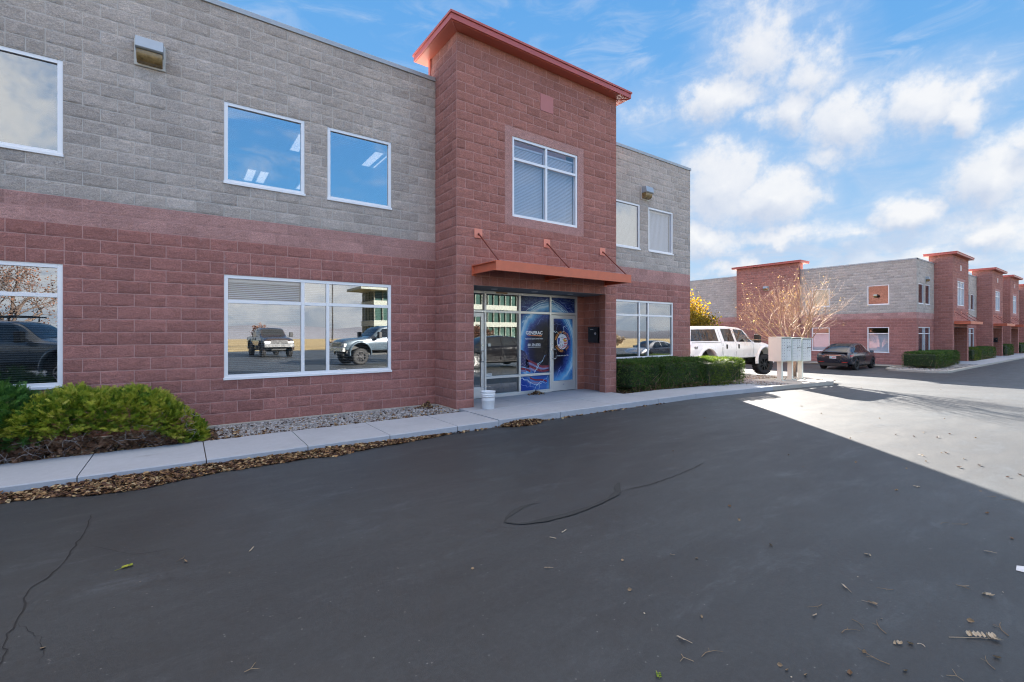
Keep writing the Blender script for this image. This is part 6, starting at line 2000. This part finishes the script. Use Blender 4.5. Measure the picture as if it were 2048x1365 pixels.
DEBRIS = [(2.67, 2.96, 'stick'), (2.51, 2.92, 'stick'), (2.16, 2.57, 'row'), (2.69, 2.33, 'chip'), (2.42, 2.03, 'leaf'), (3.17, 2.02, 'chip'), (3.08, 2.17, 'curl'), (4.13, 2.21, 'leaf'), (3.85, 1.8, 'leaf'), (4.39, 2.44, 'dark'), (4.3, 1.28, 'leafy'), (3.62, 1.2, 'frond'), (3.54, 1.04, 'frondb'), (3.82, 1.04, 'twig'), (3.11, 1.2, 'row'), (2.54, 1.59, 'leaf'), (2.29, 1.81, 'chipw'), (2.27, 1.53, 'row'), (2.14, 1.44, 'vtwig'), (2.29, 1.38, 'twig'), (1.93, 1.44, 'green'), (2.49, 1.08, 'leaf'), (2.5, 1.12, 'leaf'), (2.46, 1.05, 'chipw'), (2.53, 1.01, 'leaf'), (3.4, 0.95, 'chipw'), (3.19, 0.82, 'leafy'), (3.25, 0.78, 'leaf'), (3.28, 0.74, 'curlw'), (2.97, 0.9, 'leaf'), (2.96, 0.86, 'twig'), (3.3, 0.93, 'twig'), (3.23, 1.01, 'twig'), (3.11, 1.02, 'twig'), (3.62, 0.57, 'bigfrond'), (3.85, 0.54, 'chipw'), (3.8, 0.63, 'leaf'), (3.48, 0.48, 'leaf'), (4.26, 0.64, 'leafy'), (6.21, 0.92, 'dark'), (5.12, 0.75, 'frond'), (4.27, 0.75, 'vtwig'), (5.61, 0.69, 'dark'), (6.88, 0.98, 'twig'), (6.87, 0.86, 'twig'), (7.01, 1.09, 'chip'), (6.33, 1.63, 'chip'), (6.65, 1.54, 'stick'), (5.56, 1.1, 'twig'), (5.66, 1.0, 'twig'), (3.85, 1.21, 'chipw'), (2.97, 0.73, 'leaf'), (3.13, 0.57, 'vtwig'), (2.73, 0.89, 'dark'), (3.22, 1.23, 'twig'), (3.4, 0.5, 'twig'), (3.85, 0.51, 'twig'), (4.4, 0.58, 'chipw'), (0.44, 4.15, 'stick'), (-0.34, 4.37, 'sprig'), (-0.01, 4.29, 'twig'), (-0.24, 4.06, 'chipw'), (-0.35, 3.77, 'chipw'), (-0.62, 3.51, 'chip'), (0.28, 2.67, 'vtwig'), (1.71, 2.88, 'chip'), (1.27, 3.2, 'chipw'), (0.27, 3.84, 'chipw'), (1.52, 5.17, 'chipw'), (0.01, 4.22, 'leaf'), (8.8, 2.86, 'leaf'), (7.23, 2.29, 'leaf'), (6.44, 2.61, 'leaf'), (8.38, 1.89, 'frond'), (8.05, 1.77, 'leaf'), (8.04, 1.44, 'leafr'), (7.43, 1.82, 'leaf'), (7.97, 1.01, 'leafr'), (8.21, 0.94, 'leafr'), (6.64, 1.53, 'stick'), (6.31, 1.63, 'leaf'), (10.36, 2.3, 'twig'), (10.04, 2.06, 'leafr'), (10.56, 2.01, 'leafr'), (10.51, 1.69, 'leaf'), (9.82, 2.31, 'leafr'), (9.77, 2.53, 'leafr'), (12.6, 2.48, 'leaf'), (8.85, 1.73, 'leafr'), (8.8, 1.76, 'leaf'), (21.45, 4.32, 'leafy'), (19.02, 5.87, 'leaf'), (5.78, 4.06, 'dark'), (8.53, 5.26, 'dark'), (11.86, 4.83, 'leafy'), (6.88, 2.97, 'leaf'), (11.03, 4.11, 'leaf'), (8.36, 1.31, 'leafr'), (8.63, 1.5, 'leaf'), (11.39, 3.21, 'leaf')]
protos = {}
drng = np.random.default_rng(77)
for (x, y, k) in DEBRIS:
    first = k not in protos
    if first: protos[k] = proto(k, len(protos))
    o = protos[k] if first else link(protos[k].copy())
    nm, lb, ct = WORDS[k]
    sunny = y < 9.5 - (14.6 - x) * 1.154
    many = sum(1 for q in DEBRIS if q[2] == k) > 1
    o.name = nm
    o.location = (x, y, float(zg(x)) + .003)
    s = drng.uniform(.5, .8) if k != 'bigfrond' else .8; o.scale = (s, s, s)
    o.rotation_euler = (0, 0, drng.uniform(0, 6.28) if k != 'bigfrond' else -.75)
    where = ' on the sunlit pavement' if sunny else (' on the shaded asphalt near the right edge' if x > 2.6 + .35 * y else ' on the open shaded asphalt')
    tag(o, lb + (where if many else ' lying on the shaded asphalt'), ct, (lb + 's' + where) if many else None)

# ------------------------------------------------------------------ what the windows mirror, far behind the camera
def light_pole(x, y, label):
    t = thing('street_lamp', label, 'street lamp', (x, y, -.05), 'parking lot lamps behind the camera')
    b = MB(); b.tube([(x, y, -.1), (x, y, 9.0)], [.09, .06], 10); b.tube([(x, y, -.1), (x, y, .6)], .22, 12); b.build('pole', DARKMETAL, t)
    for s in (-1, 1):
        b = MB(); b.tube([(x, y, 8.9), (x + s * .9, y, 9.1)], .035, 6); b.box(x + s * .9 - .3, x + s * .9 + .3, y - .14, y + .14, 9.05, 9.15); b.build('lamp_head', DARKMETAL, t)


light_pole(-2.5, -30, 'double headed parking lamp mirrored at the left of the wide window')
light_pole(13.5, -34, 'double headed parking lamp mirrored at the right of the wide window')
light_pole(22.0, -20, 'double headed parking lamp mirrored in the lower right window')
CURTAIN = pm('green_office_glass', (.05, .10, .085), .08, .3, var=.25, scale=.6, spec=.9)
PALEW = pm('pale_spandrel', (.24, .26, .23), .6, var=.05, scale=.5)
t = thing('glass_office_building', 'four-storey green glass office building mirrored in the shop window', 'office building', (46, -70, -.3), None)
gx0, gx1, gy0, gy1 = 27.7, 80, -69, -62
b = MB(); b.box(gx0 + .4, gx1 - .4, gy0 + .4, gy1 - .4, -1.5, 13.2); b.build('curtain_wall', CURTAIN, t)
for z in (-.6, 3.0, 6.6, 10.2, 13.0): MB().box(gx0, gx1, gy0, gy1, z, z + 1.0).build('spandrel', PALEW, t)
b = MB()
for x in np.arange(gx0 + .2, gx1, 1.5): b.box(x - .05, x + .05, gy1 - .42, gy1 - .1, -.5, 13)
for y in np.arange(gy0 + .2, gy1, 1.5): b.box(gx0 + .1, gx0 + .42, y - .05, y + .05, -.5, 13)
b.build('mullions', PALEW, t)
MB().box(gx0 - 3, gx0 + 6, gy1 - 6, gy1 + 2.5, 9.3, 9.75).build('roof_canopy', PALEW, t)
t = thing('low_building', 'long low pale building mirrored beyond the field', 'building', (-40, -110, 0), None)
MB().box(-75, -12, -120, -108, -3, 2.6).build('wall', PALEW, t)
MB().box(-74, -13, -107.98, -107.9, .2, 1.8).build('window_band', CURTAIN, t)
# ------------------------------------------------------------------ sky, sun, camera
BLOBS = [(26.5, 28.8, 4.1, 4.4, 0.7), (22.3, 25.5, 4.0, 3.7, 0.65), (30.0, 25.1, 4.7, 2.6, 0.9), (23.7, 22.9, 3.0, 2.4, 0.8), (18.5, 20.6, 4.5, 3.5, 0.88), (12.5, 20.7, 3.8, 2.6, 0.8), (10.6, 19.5, 1.6, 2.3, 0.95), (20.6, 17.6, 3.4, 1.6, 0.55), (29.5, 16.1, 4.4, 4.8, 1.0), (24.9, 14.2, 4.5, 3.3, 1.0), (8.3, 13.8, 3.6, 3.2, 1.0), (6.0, 16.0, 2.2, 1.7, 0.8), (13.5, 11.0, 3.0, 2.1, 1.0), (24.1, 10.5, 4.4, 1.2, 0.8), (31.1, 10.6, 3.7, 2.0, 0.85), (8.0, 8.8, 2.7, 1.5, 0.8), (28.0, 7.6, 5.0, 1.1, 0.6), (18.1, 9.8, 3.6, 1.3, 0.5), (10.8, 6.6, 4.6, 1.0, 0.6), (37.7, 24.2, 4.6, 1.8, 0.25)]
BACK = [(-110, 18, 13, 9, .95), (-38, 12.5, 9, 4.5, .9), (-30, 20, 9, 4, .6), (-86, 5.5, 14, 4.0, 1.0), (-58, 5.2, 16, 2.8, .95), (-20, 7, 14, 4, .9), (-130, 7, 20, 5, .9), (140, 13, 40, 9, .8), (0, 9, 12, 5, .8)]
W = bpy.data.worlds.new('World'); S.world = W
W.use_nodes = True
W.cycles.sampling_method = 'NONE'
nt = NT(W.node_tree)
for n_ in list(nt.n): nt.n.remove(n_)
out = nt.new('ShaderNodeOutputWorld'); bg = nt.new('ShaderNodeBackground')
nt.l.new(bg.outputs[0], out.inputs[0])
STR = .12
bg.inputs['Strength'].default_value = STR
K = 1.0 / (STR * 2 ** EXPOSURE)                         # display-referred values to sky values
sky = nt.new('ShaderNodeTexSky'); sky.sky_type = 'NISHITA'; sky.sun_disc = False
sun_az = math.atan2(SUN_DY, SUN_DX)                     # world azimuth of the sun, from +X
sky.sun_elevation = R(SUN_EL); sky.sun_rotation = math.pi / 2 - sun_az
sky.air_density = 1.0; sky.dust_density = .3; sky.ozone_density = 2.0; sky.altitude = 1400
d = nt.coord('Generated')
x, y, z = nt.sep(d)
az = nt.m('MULTIPLY', nt.m('ARCTAN2', y, x), 180 / math.pi)
el = nt.m('MULTIPLY', nt.m('ARCSINE', z), 180 / math.pi)
w1 = nt.sep(nt.noise(d, 7.0, 2, .5, out=1)); w2 = nt.sep(nt.noise(d, 24, 3, .6, out=1))
wa = nt.m('ADD', nt.m('MULTIPLY_ADD', w1[0], 5.0, -2.5), nt.m('MULTIPLY_ADD', w2[0], 3.2, -1.6))
we = nt.m('ADD', nt.m('MULTIPLY_ADD', w1[1], 4.0, -2.0), nt.m('MULTIPLY_ADD', w2[1], 2.6, -1.3))
az2, el2 = nt.m('ADD', az, wa), nt.m('ADD', el, we)


def density(a, e, blobs):
    ae = nt.new('ShaderNodeCombineXYZ'); nt.l.new(a, ae.inputs[0]); nt.l.new(e, ae.inputs[1])
    D = None
    for (a0, e0, ra, re, w) in blobs:
        ka, ke = 1 / (ra * 1.32), 1 / (re * 1.32)
        p = nt.new('ShaderNodeVectorMath'); p.operation = 'MULTIPLY_ADD'
        nt.l.new(ae.outputs[0], p.inputs[0]); p.inputs[1].default_value = (ka, ke, 0); p.inputs[2].default_value = (-a0 * ka, -e0 * ke, 0)
        q = nt.new('ShaderNodeVectorMath'); q.operation = 'LENGTH'; nt.l.new(p.outputs[0], q.inputs[0])
        k = nt.m('MULTIPLY_ADD', q.outputs['Value'], -w, w)
        D = k if D is None else nt.m('MAXIMUM', D, k)
    return nt.m('MAXIMUM', D, -.6)


fb = nt.noise(d, 38, 5, .62)
fb2 = nt.noise(nt.mapping(d, (1, 1, 3.2)), 9, 5, .62, .8)
D0 = density(az2, el2, BLOBS + BACK)
D1 = density(nt.m('ADD', az2, -.6), nt.m('ADD', el2, 1.5), BLOBS)
puff = nt.m('MULTIPLY_ADD', fb, .80, -.40)
alpha = nt.m('MULTIPLY', nt.sstep(nt.m('ADD', D0, puff), .04, .60), .90)
lowfog = nt.m('MULTIPLY', nt.sstep(fb2, .40, .66), nt.m('MULTIPLY', nt.sstep(el, 14, 6), .7))
veil = nt.m('MULTIPLY', nt.sstep(fb2, .46, .8), .30)
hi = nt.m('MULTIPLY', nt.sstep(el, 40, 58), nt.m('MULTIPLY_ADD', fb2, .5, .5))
# shading of the cloud body: sunlit heads, bluish undersides
light = nt.m('ADD', nt.m('MULTIPLY_ADD', nt.m('SUBTRACT', D0, D1), 1.3, .50), nt.m('MULTIPLY_ADD', fb, .5, -.25), clamp=True)
ccol = nt.mix(light, (.62, .69, .83), (.97, .97, .98))
front = nt.ramp(nt.m('DIVIDE', el, 50), [(.0, (.60, .74, .90)), (.14, (.46, .68, .93)), (.32, (.30, .57, .92)), (.55, (.165, .46, .90)), (.8, (.12, .40, .86))])
back = nt.ramp(nt.m('DIVIDE', el, 50), [(.0, (1.1, 1.25, 1.45)), (.12, (.75, 1.05, 1.5)), (.30, (.30, .92, 1.75)), (.6, (.25, .72, 1.55)), (1., (.4, .75, 1.5))])  # sky behind the camera, made brighter to light the shaded walls
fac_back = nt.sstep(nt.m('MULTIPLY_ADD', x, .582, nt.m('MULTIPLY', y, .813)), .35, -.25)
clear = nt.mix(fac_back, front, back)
nis = nt.mix(1.0, sky.outputs[0], (.10, .10, .10), 'MULTIPLY')
clear = nt.mix(.10, clear, nis)
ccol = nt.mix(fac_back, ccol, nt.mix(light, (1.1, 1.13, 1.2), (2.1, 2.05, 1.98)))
c = nt.mix(nt.m('MULTIPLY', veil, nt.sstep(el, 4, 20)), clear, ccol)
c = nt.mix(lowfog, c, ccol)
c = nt.mix(nt.m('MULTIPLY', nt.sstep(nt.m('ADD', D0, nt.m('MULTIPLY_ADD', fb2, .9, -.45)), -.5, .25), .26), c, nt.mix(.4, ccol, (.62, .72, .93)))
c = nt.mix(alpha, c, ccol)
c = nt.mix(hi, c, (2.75, 2.42, 2.12))  # unseen bright overhead veil, added to light the shaded facade neutrally
c = nt.mix(nt.sstep(el, .5, -2), c, (.25, .23, .2))
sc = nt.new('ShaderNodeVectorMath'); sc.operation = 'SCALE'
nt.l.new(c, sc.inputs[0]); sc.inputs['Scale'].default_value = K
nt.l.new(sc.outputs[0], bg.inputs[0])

L = bpy.data.lights.new('sun', 'SUN'); L.energy = 4.9; L.angle = R(.53); L.color = (1, .92, .82)
so = bpy.data.objects.new('sun', L); link(so)
ld = Vector((-SUN_DX, -SUN_DY, -math.tan(R(SUN_EL)) * math.hypot(SUN_DX, SUN_DY)))
so.rotation_euler = ld.to_track_quat('-Z', 'Y').to_euler(); so.location = (20, 30, 30)

cam = bpy.data.cameras.new('camera'); co = bpy.data.objects.new('camera', cam); link(co)
cam.sensor_width = 36; cam.lens = 919 / 2048 * 36; cam.shift_y = -16 / 2048
cam.clip_start = .05; cam.clip_end = 4000
co.location = (0, 0, 1.715); co.rotation_euler = (R(90), 0, R(54.4 - 90))
S.camera = co
S.view_settings.view_transform = 'Standard'; S.view_settings.look = 'None'; S.view_settings.gamma = 1
S.view_settings.exposure = EXPOSURE
S.cycles.max_bounces = 7; S.cycles.diffuse_bounces = 3; S.cycles.glossy_bounces = 4; S.cycles.transparent_max_bounces = 10; S.cycles.transmission_bounces = 4
S.cycles.caustics_reflective = False; S.cycles.caustics_refractive = False
S.cycles.sample_clamp_indirect = 6
S.cycles.use_denoising = True
S.cycles.filter_width = 1.1
